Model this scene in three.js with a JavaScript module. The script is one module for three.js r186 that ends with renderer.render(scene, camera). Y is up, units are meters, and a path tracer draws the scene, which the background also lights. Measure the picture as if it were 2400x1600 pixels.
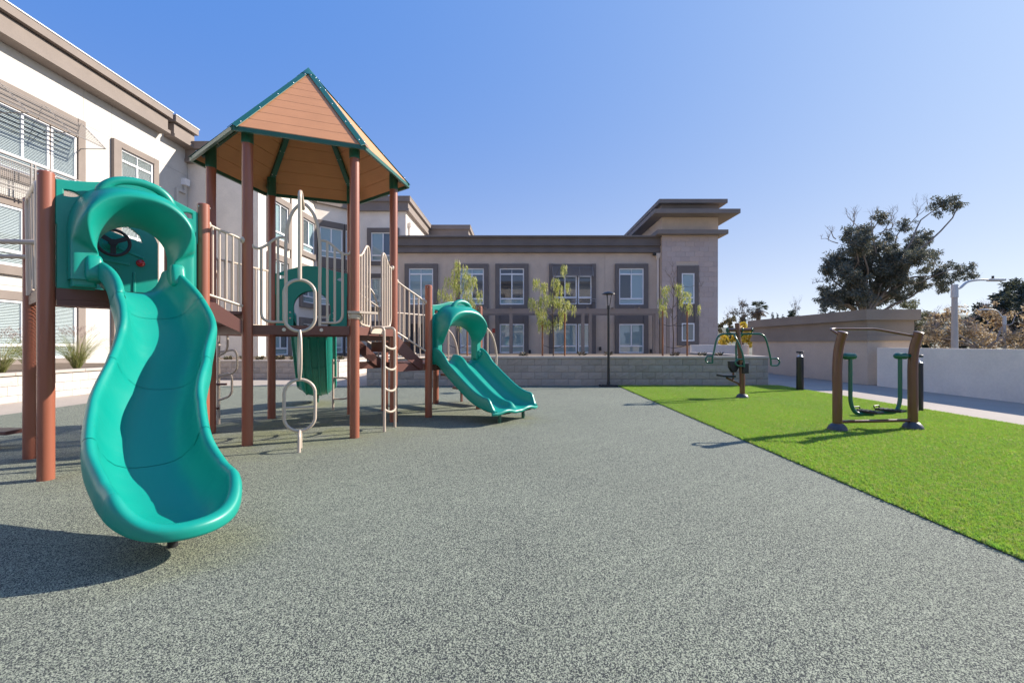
import * as THREE from 'three';
import { mergeGeometries } from 'three/addons/utils/BufferGeometryUtils.js';

// ---------------------------------------------------------------- camera, sky, sun, exposure
const scene = new THREE.Scene();
const camera = new THREE.PerspectiveCamera(2 * Math.atan(800 / 1067) * 180 / Math.PI, 1024 / 682, 0.05, 6000);
camera.position.set(0, 1.25, 0);
camera.lookAt(0, 1.25, -10);
camera.setViewOffset(2400, 1600, -15, -4, 2400, 1600);      // 16 mm lens, slightly shifted

const renderer = new THREE.WebGLRenderer({ antialias: true });
renderer.toneMapping = THREE.LinearToneMapping;
renderer.toneMappingExposure = 1.65;
renderer.shadowMap.enabled = true;

const SUN = new THREE.Vector3(0.93, 0, -0.38).normalize().multiplyScalar(Math.cos(0.515)).setY(Math.sin(0.515));
const sun = new THREE.DirectionalLight(0xffffff, 5.0);
sun.color.setRGB(1.0, 0.915, 0.80);
sun.target.position.set(0, 0, -10);
sun.position.copy(SUN).multiplyScalar(60).add(sun.target.position);
sun.castShadow = true;
sun.shadow.mapSize.set(4096, 4096);
Object.assign(sun.shadow.camera, { left: -35, right: 35, top: 30, bottom: -30, near: 1, far: 140 });
scene.add(sun, sun.target);

{ // clear sky: deep blue away from the sun, paling towards the horizon and towards the sun
  const W = 512, H = 256, d = new Float32Array(W * H * 4);
  const smooth = (a, b, x) => { const t = Math.min(1, Math.max(0, (x - a) / (b - a))); return t * t * (3 - 2 * t); };
  for (let j = 0; j < H; j++) for (let i = 0; i < W; i++) {
    const u = (i + 0.5) / W, v = (j + 0.5) / H;
    const el = (v - 0.5) * Math.PI, az = (u - 0.5) * 2 * Math.PI;
    const y = Math.sin(el), x = Math.cos(el) * Math.cos(az), z = Math.cos(el) * Math.sin(az);
    const cg = x * SUN.x + y * SUN.y + z * SUN.z, gam = Math.acos(Math.max(-1, Math.min(1, cg)));
    const e = Math.max(0, y);
    const h = Math.exp(-e * 5.5) * (0.90 + 0.10 * cg);         // nearness to the horizon, paler on the sun's side
    const glow = Math.exp(-gam * 1.5);                         // haze around the sun
    const c = [0.008 + 0.51 * h + 0.39 * glow, 0.120 + 0.44 * h + 0.39 * glow, 0.435 + 0.19 * h + 0.25 * glow];
    const o = (j * W + i) * 4;
    const g = y < 0 ? smooth(0, -0.08, y) : 0;               // below the horizon: hazy land
    d[o] = c[0] * (1 - g) + 0.20 * g; d[o + 1] = c[1] * (1 - g) + 0.20 * g; d[o + 2] = c[2] * (1 - g) + 0.19 * g; d[o + 3] = 1;
  }
  const t = new THREE.DataTexture(d, W, H, THREE.RGBAFormat, THREE.FloatType);
  t.mapping = THREE.EquirectangularReflectionMapping; t.magFilter = THREE.LinearFilter; t.minFilter = THREE.LinearFilter;
  t.wrapS = THREE.RepeatWrapping; t.needsUpdate = true;
  scene.background = t; scene.environment = t;
}

// ---------------------------------------------------------------- helpers
function rng(seed) { let a = seed >>> 0; return () => { a = (a + 0x6D2B79F5) | 0; let t = Math.imul(a ^ (a >>> 15), 1 | a); t = (t + Math.imul(t ^ (t >>> 7), 61 | t)) ^ t; return ((t ^ (t >>> 14)) >>> 0) / 4294967296; }; }
const V = (x, y, z) => new THREE.Vector3(x, y, z);
const lerp = (a, b, t) => a + (b - a) * t;
const clamp = (x, a, b) => Math.min(b, Math.max(a, x));
const sstep = (a, b, x) => { const t = clamp((x - a) / (b - a), 0, 1); return t * t * (3 - 2 * t); };
const taken = {};
function numbered(n) { if (!(n in taken)) { taken[n] = 0; return n; } return n + '_' + String(++taken[n]).padStart(3, '0'); }
function mesh(name, geo, mat, parent) {
  const m = new THREE.Mesh(geo, mat);
  m.name = parent ? name : numbered(name); m.castShadow = true; m.receiveShadow = true;
  (parent || scene).add(m); return m;
}
function group(name, parent, pos = [0, 0, 0], turn = 0) {
  const g = new THREE.Group(); g.name = parent ? name : numbered(name);
  g.position.set(...pos); g.rotation.y = turn; (parent || scene).add(g); return g;
}
function tag(o, label, category, grp, kind) {
  o.userData.label = label; o.userData.category = category;
  if (grp) o.userData.group = grp; if (kind) o.userData.kind = kind; return o;
}
function structure(name, geo, mat) { const m = mesh(name, geo, mat); m.userData.kind = 'structure'; return m; }
function plain(g) {                                          // same attributes everywhere, so that pieces can be merged
  if (g.index) g = g.toNonIndexed();
  for (const k of Object.keys(g.attributes)) if (!['position', 'normal', 'uv'].includes(k)) g.deleteAttribute(k);
  if (!g.attributes.uv) g.setAttribute('uv', new THREE.BufferAttribute(new Float32Array(g.attributes.position.count * 2), 2));
  if (!g.attributes.normal) g.computeVertexNormals();
  return g;
}
const merge = (list) => list.length === 1 ? plain(list[0]) : mergeGeometries(list.map(plain));
function uvBox(g, off = 0) {                                 // uv in metres by the way each face points
  g = plain(g); const p = g.attributes.position, n = g.attributes.normal, uv = g.attributes.uv;
  for (let i = 0; i < p.count; i++) {
    const ax = Math.abs(n.getX(i)), ay = Math.abs(n.getY(i)), az = Math.abs(n.getZ(i));
    if (ay > ax && ay > az) uv.setXY(i, p.getX(i) + off, p.getZ(i) + off);
    else if (ax > az) uv.setXY(i, p.getZ(i) + off, p.getY(i) + off);
    else uv.setXY(i, p.getX(i) + off, p.getY(i) + off);
  }
  return g;
}
function box(x0, x1, y0, y1, z0, z1) {                        // a box from its extents
  const g = new THREE.BoxGeometry(Math.abs(x1 - x0), Math.abs(y1 - y0), Math.abs(z1 - z0));
  g.translate((x0 + x1) / 2, (y0 + y1) / 2, (z0 + z1) / 2); return plain(g);
}
function bevelBox(w, h, d, b = 0.01) {                        // box with chamfered edges, centred
  const s = new THREE.Shape(); const x = w / 2 - b, y = h / 2 - b;
  s.moveTo(-x, -y); s.lineTo(x, -y); s.lineTo(x, y); s.lineTo(-x, y); s.closePath();
  const g = new THREE.ExtrudeGeometry(s, { depth: Math.max(0.001, d - 2 * b), bevelEnabled: true, bevelSize: b, bevelThickness: b, bevelSegments: b > 0.03 ? 5 : 2, curveSegments: 1 });
  g.translate(0, 0, -(d - 2 * b) / 2); return plain(g);
}
function blob(w, h, d, e = 0.55) {                            // box with fully rounded edges, centred
  const g = new THREE.SphereGeometry(1, 28, 20), p = g.attributes.position, f = (v) => Math.sign(v) * Math.pow(Math.abs(v), e);
  for (let i = 0; i < p.count; i++) p.setXYZ(i, f(p.getX(i)) * w / 2, f(p.getY(i)) * h / 2, f(p.getZ(i)) * d / 2);
  g.computeVertexNormals(); return plain(g);
}
const at = (g, x, y, z, ry = 0, rx = 0, rz = 0) => { if (rx) g.rotateX(rx); if (rz) g.rotateZ(rz); if (ry) g.rotateY(ry); return g.translate(x, y, z); };
function cyl(r0, r1, y0, y1, x = 0, z = 0, seg = 20) { const g = new THREE.CylinderGeometry(r1, r0, y1 - y0, seg); g.translate(x, (y0 + y1) / 2, z); return plain(g); }
function lathe(pts, seg = 28) { return plain(new THREE.LatheGeometry(pts.map((p) => new THREE.Vector2(p[0], p[1])), seg)); }
function fillet(pts, r = 0.06, n = 6, closed = false) {       // polyline with rounded corners
  const P = pts.map((p) => V(...p)), out = [], N = P.length;
  for (let i = 0; i < N; i++) {
    if (!closed && (i === 0 || i === N - 1)) { out.push(P[i]); continue; }
    const a = P[(i + N - 1) % N], b = P[i], c = P[(i + 1) % N];
    const d1 = a.clone().sub(b), d2 = c.clone().sub(b), l = Math.min(r, d1.length() * 0.48, d2.length() * 0.48);
    const s = b.clone().add(d1.setLength(l)), e = b.clone().add(d2.setLength(l));
    for (let k = 0; k <= n; k++) { const t = k / n; out.push(s.clone().multiplyScalar((1 - t) ** 2).add(b.clone().multiplyScalar(2 * t * (1 - t))).add(e.clone().multiplyScalar(t * t))); }
  }
  return out;
}
function spline(pts, n = 24, closed = false) { return new THREE.CatmullRomCurve3(pts.map((p) => p.isVector3 ? p : V(...p)), closed, 'centripetal').getPoints(n); }
function pipe(pts, r, seg = 10, closed = false) {             // tube along points; r a number or a function of 0..1
  const P = pts.map((p) => p.isVector3 ? p : V(...p)); if (closed && P[0].distanceTo(P[P.length - 1]) < 1e-6) P.pop();
  const N = P.length, pos = [], nor = [], uv = [], idx = [];
  const tan = P.map((p, i) => { const a = closed ? P[(i + N - 1) % N] : P[Math.max(0, i - 1)], b = closed ? P[(i + 1) % N] : P[Math.min(N - 1, i + 1)]; return b.clone().sub(a).normalize(); });
  let nrm = Math.abs(tan[0].y) < 0.9 ? V(0, 1, 0) : V(1, 0, 0); nrm.sub(tan[0].clone().multiplyScalar(nrm.dot(tan[0]))).normalize();
  let len = 0; const R = typeof r === 'function' ? r : () => r, rows = closed ? N + 1 : N;
  for (let k = 0; k < rows; k++) {
    const i = k % N; if (k > 0) len += P[i].distanceTo(P[(k - 1) % N]);
    nrm = nrm.clone().sub(tan[i].clone().multiplyScalar(nrm.dot(tan[i]))).normalize();
    const bin = tan[i].clone().cross(nrm);
    for (let s = 0; s <= seg; s++) {
      const a = s / seg * Math.PI * 2, d = nrm.clone().multiplyScalar(Math.cos(a)).addScaledVector(bin, Math.sin(a));
      const q = P[i].clone().addScaledVector(d, R(k / (rows - 1)));
      pos.push(q.x, q.y, q.z); nor.push(d.x, d.y, d.z); uv.push(s / seg * 2 * Math.PI * R(0), len);
    }
  }
  for (let k = 0; k < rows - 1; k++) for (let s = 0; s < seg; s++) { const a = k * (seg + 1) + s, b = a + seg + 1; idx.push(a, a + 1, b, b, a + 1, b + 1); }
  if (!closed) for (const [k, sg] of [[0, -1], [rows - 1, 1]]) {
    const c = pos.length / 3, p = P[k], t = tan[k].clone().multiplyScalar(sg);
    pos.push(p.x, p.y, p.z); nor.push(t.x, t.y, t.z); uv.push(0, 0);
    for (let s = 0; s <= seg; s++) { const o = (k * (seg + 1) + s) * 3; pos.push(pos[o], pos[o + 1], pos[o + 2]); nor.push(t.x, t.y, t.z); uv.push(0, 0); }
    for (let s = 0; s < seg; s++) sg < 0 ? idx.push(c, c + 2 + s, c + 1 + s) : idx.push(c, c + 1 + s, c + 2 + s);
  }
  const g = new THREE.BufferGeometry();
  g.setAttribute('position', new THREE.Float32BufferAttribute(pos, 3)); g.setAttribute('normal', new THREE.Float32BufferAttribute(nor, 3)); g.setAttribute('uv', new THREE.Float32BufferAttribute(uv, 2));
  g.setIndex(idx); return g;
}
const bar = (a, b, r, seg = 10) => pipe([V(...a), V(...b)], r, seg);
function beam(a, b, w, h) {                                   // rectangular bar between two points
  const A = V(...a), B = V(...b), L = A.distanceTo(B), g = new THREE.BoxGeometry(w, h, L);
  const m = new THREE.Matrix4().lookAt(A, B, Math.abs(B.clone().sub(A).normalize().y) > 0.99 ? V(1, 0, 0) : V(0, 1, 0)); g.applyMatrix4(m);
  g.translate((A.x + B.x) / 2, (A.y + B.y) / 2, (A.z + B.z) / 2); return plain(g);
}
function grid(rows, cols, f, closedCols = false) {            // parametric sheet with smooth normals
  const pos = [], uv = [], idx = [];
  for (let i = 0; i < rows; i++) for (let j = 0; j < cols; j++) { const p = f(i, j); pos.push(p.x, p.y, p.z); uv.push(p.u ?? j / cols, p.v ?? i / rows); }
  for (let i = 0; i < rows - 1; i++) for (let j = 0; j < (closedCols ? cols : cols - 1); j++) { const a = i * cols + j, b = i * cols + (j + 1) % cols, c = a + cols, d = b + cols; idx.push(a, b, c, b, d, c); }
  const g = new THREE.BufferGeometry(); g.setAttribute('position', new THREE.Float32BufferAttribute(pos, 3)); g.setAttribute('uv', new THREE.Float32BufferAttribute(uv, 2)); g.setIndex(idx); g.computeVertexNormals(); return g;
}
function prism(bottom, top) {                                 // solid between two polygons of the same count
  const n = bottom.length, pos = []; const tri = (a, b, c) => pos.push(...a, ...b, ...c);
  for (let i = 1; i < n - 1; i++) { tri(bottom[0], bottom[i + 1], bottom[i]); tri(top[0], top[i], top[i + 1]); }
  for (let i = 0; i < n; i++) { const j = (i + 1) % n; tri(bottom[i], bottom[j], top[j]); tri(bottom[i], top[j], top[i]); }
  const g = new THREE.BufferGeometry(); g.setAttribute('position', new THREE.Float32BufferAttribute(pos, 3)); g.computeVertexNormals(); return plain(g);
}

// ---------------------------------------------------------------- textures
const hash2 = (x, y, s) => { let h = Math.imul(x, 374761393) + Math.imul(y, 668265263) + Math.imul(s, 2246822519); h = Math.imul(h ^ (h >>> 13), 1274126177); return ((h ^ (h >>> 16)) >>> 0) / 4294967296; };
function vnoise(x, y, per, s) {                               // tileable value noise
  const xi = Math.floor(x), yi = Math.floor(y), fx = x - xi, fy = y - yi, ux = fx * fx * (3 - 2 * fx), uy = fy * fy * (3 - 2 * fy);
  const w = (k) => ((k % per) + per) % per, a = hash2(w(xi), w(yi), s), b = hash2(w(xi + 1), w(yi), s), c = hash2(w(xi), w(yi + 1), s), d = hash2(w(xi + 1), w(yi + 1), s);
  return lerp(lerp(a, b, ux), lerp(c, d, ux), uy);
}
function fbm(u, v, per, oct, s) { let a = 0, w = 0.5, t = 0; for (let o = 0; o < oct; o++) { a += w * vnoise(u * per, v * per, per, s + o); t += w; per *= 2; w *= 0.5; } return a / t; }
const toS = (c) => 255 * (c <= 0.0031308 ? 12.92 * c : 1.055 * Math.pow(clamp(c, 0, 1), 1 / 2.4) - 0.055);
function texture(n, f, metres, colour = true) {               // f gives linear colour; metres = size of one tile
  const d = new Uint8Array(n * n * 4);
  for (let j = 0; j < n; j++) for (let i = 0; i < n; i++) {
    const c = f(i / n, j / n, i, j), o = (j * n + i) * 4;
    if (colour) { d[o] = toS(c[0]); d[o + 1] = toS(c[1]); d[o + 2] = toS(c[2]); } else d[o] = d[o + 1] = d[o + 2] = 255 * clamp(c, 0, 1);
    d[o + 3] = 255;
  }
  const t = new THREE.DataTexture(d, n, n, THREE.RGBAFormat); t.wrapS = t.wrapT = THREE.RepeatWrapping; t.magFilter = THREE.LinearFilter; t.minFilter = THREE.LinearMipmapLinearFilter; t.generateMipmaps = true;
  if (colour) t.colorSpace = THREE.SRGBColorSpace; t.repeat.set(1 / metres, 1 / metres); t.needsUpdate = true; return t;
}
const C = (r, g, b) => new THREE.Color().setRGB(r, g, b);
const std = (r, g, b, rough, extra = {}) => new THREE.MeshStandardMaterial({ color: C(r, g, b), roughness: rough, metalness: 0, ...extra });
const phys = (r, g, b, rough, extra = {}) => new THREE.MeshPhysicalMaterial({ color: C(r, g, b), roughness: rough, metalness: 0, ...extra });

const grain = texture(512, (u, v) => { const n = 0.82 + 0.22 * fbm(u, v, 4, 3, 11) + 0.10 * (fbm(u, v, 64, 3, 15) - 0.5); return [n, n, n]; }, 2.6);
const grainBump = texture(512, (u, v) => 0.5 * fbm(u, v, 90, 2, 21) + 0.5 * fbm(u, v, 24, 3, 31), 0.9, false);
const wear = texture(512, (u, v) => { const n = fbm(u, v, 5, 5, 41); const sc = vnoise(u * 9, v * 140, 140, 47); return clamp(0.22 + 0.30 * n + (sc > 0.86 ? 0.12 : 0), 0, 1); }, 0.8, false);
const concreteMap = texture(1024, (u, v) => {
  const n = fbm(u, v, 5, 5, 51), s = fbm(u, v, 160, 2, 57), st = fbm(u, v, 9, 4, 59), k = 0.86 + 0.20 * n + 0.14 * (s - 0.5) - (st > 0.63 ? 0.25 * (st - 0.63) : 0);
  return [0.42 * k, 0.36 * k, 0.305 * k];
}, 4);
// poured rubber: bound granules, pale green and charcoal, each a cell of its own
const rubberN = 2048, rubberSize = 3.2, cells = 1040;
const rubberPick = (h) => h < 0.43 ? [0.040, 0.045, 0.050] : h < 0.52 ? [0.12, 0.135, 0.125] : h < 0.74 ? [0.385, 0.40, 0.325] : h < 0.92 ? [0.50, 0.51, 0.42] : [0.29, 0.315, 0.24];
const rubberMap = texture(rubberN, (u, v) => {
  const wx = u * cells + 0.55 * vnoise(u * 560, v * 560, 560, 71), wy = v * cells * 0.75 + 0.55 * vnoise(u * 560, v * 560, 560, 73), X = Math.floor(wx), Y = Math.floor(wy);
  let best = 9, hb = 0; const PX = cells, PY = cells * 0.75;
  for (let a = -1; a <= 1; a++) for (let b = -1; b <= 1; b++) {
    const cx = ((X + a) % PX + PX) % PX, cy = ((Y + b) % PY + PY) % PY;
    const dx = X + a + hash2(cx, cy, 3) - wx, dy = Y + b + hash2(cx, cy, 5) - wy, dd = dx * dx + dy * dy;
    if (dd < best) { best = dd; hb = hash2(cx, cy, 9); }
  }
  const c = rubberPick(clamp(hb + 0.10 * (fbm(u, v, 6, 3, 81) - 0.5), 0, 1)), k = 1 - 0.35 * Math.min(1, best);
  return [c[0] * k, c[1] * k, c[2] * k];
}, rubberSize);
const plankMap = texture(512, (u, v) => { const f = fbm(u * 1, v, 6, 3, 91), g = vnoise(u * 6, v * 190, 190, 93) * 0.5 + vnoise(u * 14, v * 380, 380, 95) * 0.5, k = 0.90 + 0.12 * f + 0.14 * (g - 0.5); return [0.66 * k, 0.30 * k, 0.135 * k]; }, 1.2);
const barkMap = texture(256, (u, v) => { const k = 0.6 + 0.5 * fbm(u * 1, v, 24, 3, 101) + 0.25 * vnoise(u * 64, v * 8, 64, 103); return [0.155 * k, 0.115 * k, 0.085 * k]; }, 0.7);
const turfMap = texture(512, (u, v) => { const k = 0.6 + 0.7 * fbm(u, v, 90, 2, 111); return [0.22 * k, 0.33 * k, 0.04 * k]; }, 0.8);
const holes = texture(128, (u, v) => { const x = (u * 4) % 1, y = (v * 8 + (Math.floor(u * 4) % 2) * 0.5) % 1; return (x > 0.18 && x < 0.82 && y > 0.30 && y < 0.70) ? 0 : 1; }, 0.16, false);

// ---------------------------------------------------------------- materials
const M = {
  whiteStucco: std(0.60, 0.575, 0.535, 0.92, { map: grain, bumpMap: grainBump, bumpScale: 0.003 }),
  creamStucco: std(0.84, 0.76, 0.67, 0.92, { map: grain, bumpMap: grainBump, bumpScale: 0.003 }),
  tanStucco: std(0.63, 0.505, 0.40, 0.92, { map: grain, bumpMap: grainBump, bumpScale: 0.004 }),
  utilStucco: std(0.66, 0.52, 0.40, 0.92, { map: grain, bumpMap: grainBump, bumpScale: 0.004 }),
  wallCream: std(0.92, 0.82, 0.71, 0.92, { map: grain, bumpMap: grainBump, bumpScale: 0.003 }),
  trim: std(0.255, 0.212, 0.185, 0.85, { map: grain, bumpMap: grainBump, bumpScale: 0.002 }),
  darkTrim: std(0.175, 0.150, 0.138, 0.85, { map: grain, bumpMap: grainBump, bumpScale: 0.002 }),
  utilTrim: std(0.33, 0.262, 0.205, 0.88, { map: grain, bumpMap: grainBump, bumpScale: 0.002 }),
  steelTrim: std(0.30, 0.275, 0.26, 0.55),
  vinyl: std(0.83, 0.83, 0.84, 0.4),
  glass: phys(0.92, 0.96, 0.97, 0.02, { transmission: 1, thickness: 0, ior: 1.9, side: THREE.DoubleSide }),
  blind: std(0.62, 0.66, 0.66, 0.7),
  screen: std(0.10, 0.115, 0.125, 0.8),
  tealBlind: std(0.30, 0.40, 0.42, 0.6),
  dark: std(0.016, 0.017, 0.02, 0.6),
  concrete: std(1, 1, 1, 0.9, { map: concreteMap, bumpMap: grainBump, bumpScale: 0.002 }),
  rubber: std(0.84, 0.87, 0.80, 0.95, { map: rubberMap, vertexColors: true }),
  soil: std(0.16, 0.115, 0.08, 1, { map: grain }),
  terrain: std(0.17, 0.16, 0.11, 1, { map: grain }),
  turf: std(1, 1, 1, 1, { map: turfMap }),
  brown: phys(0.31, 0.098, 0.056, 0.42, { clearcoat: 0.35, clearcoatRoughness: 0.08 }),
  brownFlat: phys(0.150, 0.060, 0.048, 0.45, {}),
  deck: std(0.120, 0.052, 0.042, 0.5, { alphaMap: holes, alphaTest: 0.5, side: THREE.DoubleSide }),
  tan: phys(0.56, 0.46, 0.375, 0.34, { clearcoat: 0.2, clearcoatRoughness: 0.3 }),
  green: phys(0.003, 0.285, 0.22, 1.0, { roughnessMap: wear, clearcoat: 0.05, clearcoatRoughness: 0.35 }),
  greenMetal: phys(0.010, 0.105, 0.070, 0.35, { clearcoat: 0.3, clearcoatRoughness: 0.3 }),
  plank: std(1, 1, 1, 0.62, { map: plankMap }),
  plankCore: std(0.22, 0.095, 0.045, 0.8),
  black: std(0.018, 0.018, 0.020, 0.45),
  blackSatin: phys(0.016, 0.016, 0.019, 0.38, {}),
  red: phys(0.42, 0.012, 0.018, 0.25, { clearcoat: 0.5 }),
  bolt: std(0.55, 0.55, 0.55, 0.35, { metalness: 0.8 }),
  machineBrown: phys(0.165, 0.056, 0.026, 0.35, { clearcoat: 0.6, clearcoatRoughness: 0.08 }),
  machineGreen: phys(0.004, 0.115, 0.070, 0.28, { clearcoat: 0.4, clearcoatRoughness: 0.2 }),
  greyCap: phys(0.070, 0.073, 0.085, 0.42, {}),
  galv: std(0.55, 0.55, 0.54, 0.5, { metalness: 0.25 }),
  bark: std(1, 1, 1, 0.95, { map: barkMap }),
  stake: std(0.36, 0.155, 0.070, 0.85, { map: grain }),
};

// ---------------------------------------------------------------- ground
function sheet(x0, x1, z0, z1, y, nx = 1, nz = 1) {
  const g = new THREE.PlaneGeometry(x1 - x0, z1 - z0, nx, nz); g.rotateX(-Math.PI / 2); g.translate((x0 + x1) / 2, y, (z0 + z1) / 2); return uvBox(g);
}
structure('ground', sheet(-2500, 2500, -2500, 2500, -0.04), M.terrain);
structure('concrete_path', sheet(-17, 10.6, -28, 6, -0.006), M.concrete);
{ // poured rubber, with the yellowish stains that the photograph shows under the tower and at the slide exits
  const g = sheet(-9.0, 2.9, -13.37, 6, 0, 150, 240), p = g.attributes.position, col = [];
  const spots = [[-3.3, -6.6, 2.0, 0.9], [-4.3, -9.2, 0.8, 0.8], [-1.95, -2.75, 0.55, 0.5], [-0.1, -7.3, 0.7, 0.6], [-3.9, -5.0, 1.2, 0.6], [-1.8, -8.3, 1.2, 0.7]];
  for (let i = 0; i < p.count; i++) {
    const x = p.getX(i), z = p.getZ(i), n = fbm(x / 8 + 4, z / 8 + 4, 24, 4, 301), n2 = fbm(x / 12 + 9, z / 12 + 9, 10, 4, 307);
    let st = 0; for (const [a, b, r, k] of spots) { const d = Math.hypot(x - a, z - b) / r; st = Math.max(st, k * sstep(1.25, 0.35, d + 1.1 * (n - 0.5))); }
    st *= sstep(0.30, 0.62, n); const w = 0.93 + 0.14 * n2;
    col.push(w * (1 - 0.02 * st), w * (1 - 0.03 * st), w * (1 - 0.34 * st));
  }
  g.setAttribute('color', new THREE.Float32BufferAttribute(col, 3)); structure('rubber_surface', g, M.rubber);
}
structure('turf_backing', sheet(2.9, 7.62, -13.30, 4, 0.006), M.turf);

{ // far hills on the horizon
  const R = rng(5), rows = 14, cols = 120;
  const g = grid(rows, cols, (i, j) => {
    const a = -0.9 + 1.9 * j / (cols - 1), dist = 1500 + i * 70, t = i / (rows - 1);
    const ridge = 96 + 22 * Math.sin(a * 9 + 1) + 12 * Math.sin(a * 23) + 6 * Math.sin(a * 61);
    const h = Math.sin(t * Math.PI * 0.5) * ridge + 5 * (hash2(i, j, 7) - 0.5);
    return V(Math.sin(a) * dist, h - 2, -Math.cos(a) * dist);
  });
  structure('hills', g, std(0.115, 0.12, 0.085, 1));
}

// ---------------------------------------------------------------- turf blades
{
  const R = rng(77), blades = [], n = 11;
  for (let k = 0; k < n; k++) {
    const a = R() * 6.283, r = 0.013 * Math.sqrt(R()), x = Math.cos(a) * r, z = Math.sin(a) * r, h = 0.017 + 0.012 * R(), w = 0.0022, b = R() * 6.283, lx = (R() - 0.5) * 0.03, lz = (R() - 0.5) * 0.03;
    const cx = Math.cos(b) * w, cz = Math.sin(b) * w;
    blades.push(x - cx, 0, z - cz, x + cx, 0, z + cz, x + lx * 0.4 + cx * 0.8, h * 0.62, z + lz * 0.4 + cz * 0.8);
    blades.push(x - cx, 0, z - cz, x + lx * 0.4 + cx * 0.8, h * 0.62, z + lz * 0.4 + cz * 0.8, x + lx, h, z + lz);
  }
  const g = new THREE.BufferGeometry(); g.setAttribute('position', new THREE.Float32BufferAttribute(blades, 3)); g.computeVertexNormals();
  const x0 = 2.9, x1 = 7.62, z0 = -13.3, z1 = -1.6, step = 0.0215, nx = Math.floor((x1 - x0) / step), nz = Math.floor((z1 - z0) / step);
  const im = new THREE.InstancedMesh(g, phys(1, 1, 1, 0.95, { side: THREE.DoubleSide, transmission: 0.5, thickness: 0 }), nx * nz);
  const m = new THREE.Matrix4(), q = new THREE.Quaternion(), e = new THREE.Euler(), s = V(1, 1, 1), p = V(0, 0, 0), c = new THREE.Color();
  let k = 0;
  for (let i = 0; i < nx; i++) for (let j = 0; j < nz; j++) {
    const x = x0 + (i + 0.2 + R() * 0.6) * step, z = z0 + (j + 0.2 + R() * 0.6) * step;
    const l = fbm(x / 9, z / 9, 8, 3, 201), l2 = fbm(x / 4 + 3, z / 16, 9, 3, 207);    // pile brushed this way and that
    e.set((l - 0.5) * 2.2 + (R() - 0.5) * 0.35, R() * 6.283, (l2 - 0.5) * 2.0 + (R() - 0.5) * 0.35); q.setFromEuler(e);
    const sc = 0.85 + 0.35 * R(); s.set(sc, sc, sc); p.set(x, 0.006, z);
    im.setMatrixAt(k, m.compose(p, q, s));
    const t = R(); if (t < 0.16) c.setRGB(0.38, 0.43, 0.12); else c.setRGB(0.235 + 0.08 * R(), 0.385 + 0.10 * R(), 0.040 + 0.025 * R());
    im.setColorAt(k, c); k++;
  }
  im.name = numbered('grass'); im.castShadow = im.receiveShadow = true; scene.add(im);
  tag(im, 'bright green artificial turf lawn beside the rubber play surface', 'lawn', null, 'stuff');
}

// ---------------------------------------------------------------- block planters
const blockGeos = [], R0 = rng(31);
for (let s = 0; s < 7; s++) {                                 // split-face block, origin at the centre of its back
  const w = 0.388, h = 0.191, nx = 5, ny = 4;
  const P = (i, j) => { const x = -w / 2 + w * i / (nx - 1), y = -h / 2 + h * j / (ny - 1), edge = (i === 0 || j === 0 || i === nx - 1 || j === ny - 1); return V(x, y, edge ? 0.062 + 0.003 * R0() : 0.067 + 0.010 * R0()); };
  const pts = []; for (let j = 0; j < ny; j++) for (let i = 0; i < nx; i++) pts.push(P(i, j));
  const pos = [], tri = (a, b, c) => pos.push(a.x, a.y, a.z, b.x, b.y, b.z, c.x, c.y, c.z), at0 = (i, j) => pts[j * nx + i], bk = (p) => V(p.x, p.y, 0);
  for (let j = 0; j < ny - 1; j++) for (let i = 0; i < nx - 1; i++) { tri(at0(i, j), at0(i + 1, j), at0(i + 1, j + 1)); tri(at0(i, j), at0(i + 1, j + 1), at0(i, j + 1)); }
  const side = (a, b) => { tri(a, bk(b), b); tri(a, bk(a), bk(b)); };
  side(at0(0, 0), at0(nx - 1, 0)); side(at0(nx - 1, 0), at0(nx - 1, ny - 1)); side(at0(nx - 1, ny - 1), at0(0, ny - 1)); side(at0(0, ny - 1), at0(0, 0));
  const g = new THREE.BufferGeometry(); g.setAttribute('position', new THREE.Float32BufferAttribute(pos, 3)); g.computeVertexNormals(); blockGeos.push(uvBox(g, s * 0.7));
}
const blockMats = [[0.42, 0.36, 0.31], [0.45, 0.385, 0.335], [0.385, 0.335, 0.29], [0.42, 0.37, 0.325], [0.46, 0.39, 0.335]].map((c) => std(...c, 0.95, { map: grain, bumpMap: grainBump, bumpScale: 0.014 }));
const paleBlocks = [[0.62, 0.56, 0.51], [0.66, 0.60, 0.55], [0.58, 0.53, 0.485], [0.64, 0.585, 0.53]].map((c) => std(...c, 0.95, { map: grain, bumpMap: grainBump, bumpScale: 0.014 }));
const capMat = std(0.52, 0.455, 0.40, 0.9, { map: grain, bumpMap: grainBump, bumpScale: 0.003 });
const mortar = std(0.21, 0.185, 0.165, 0.95);
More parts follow.
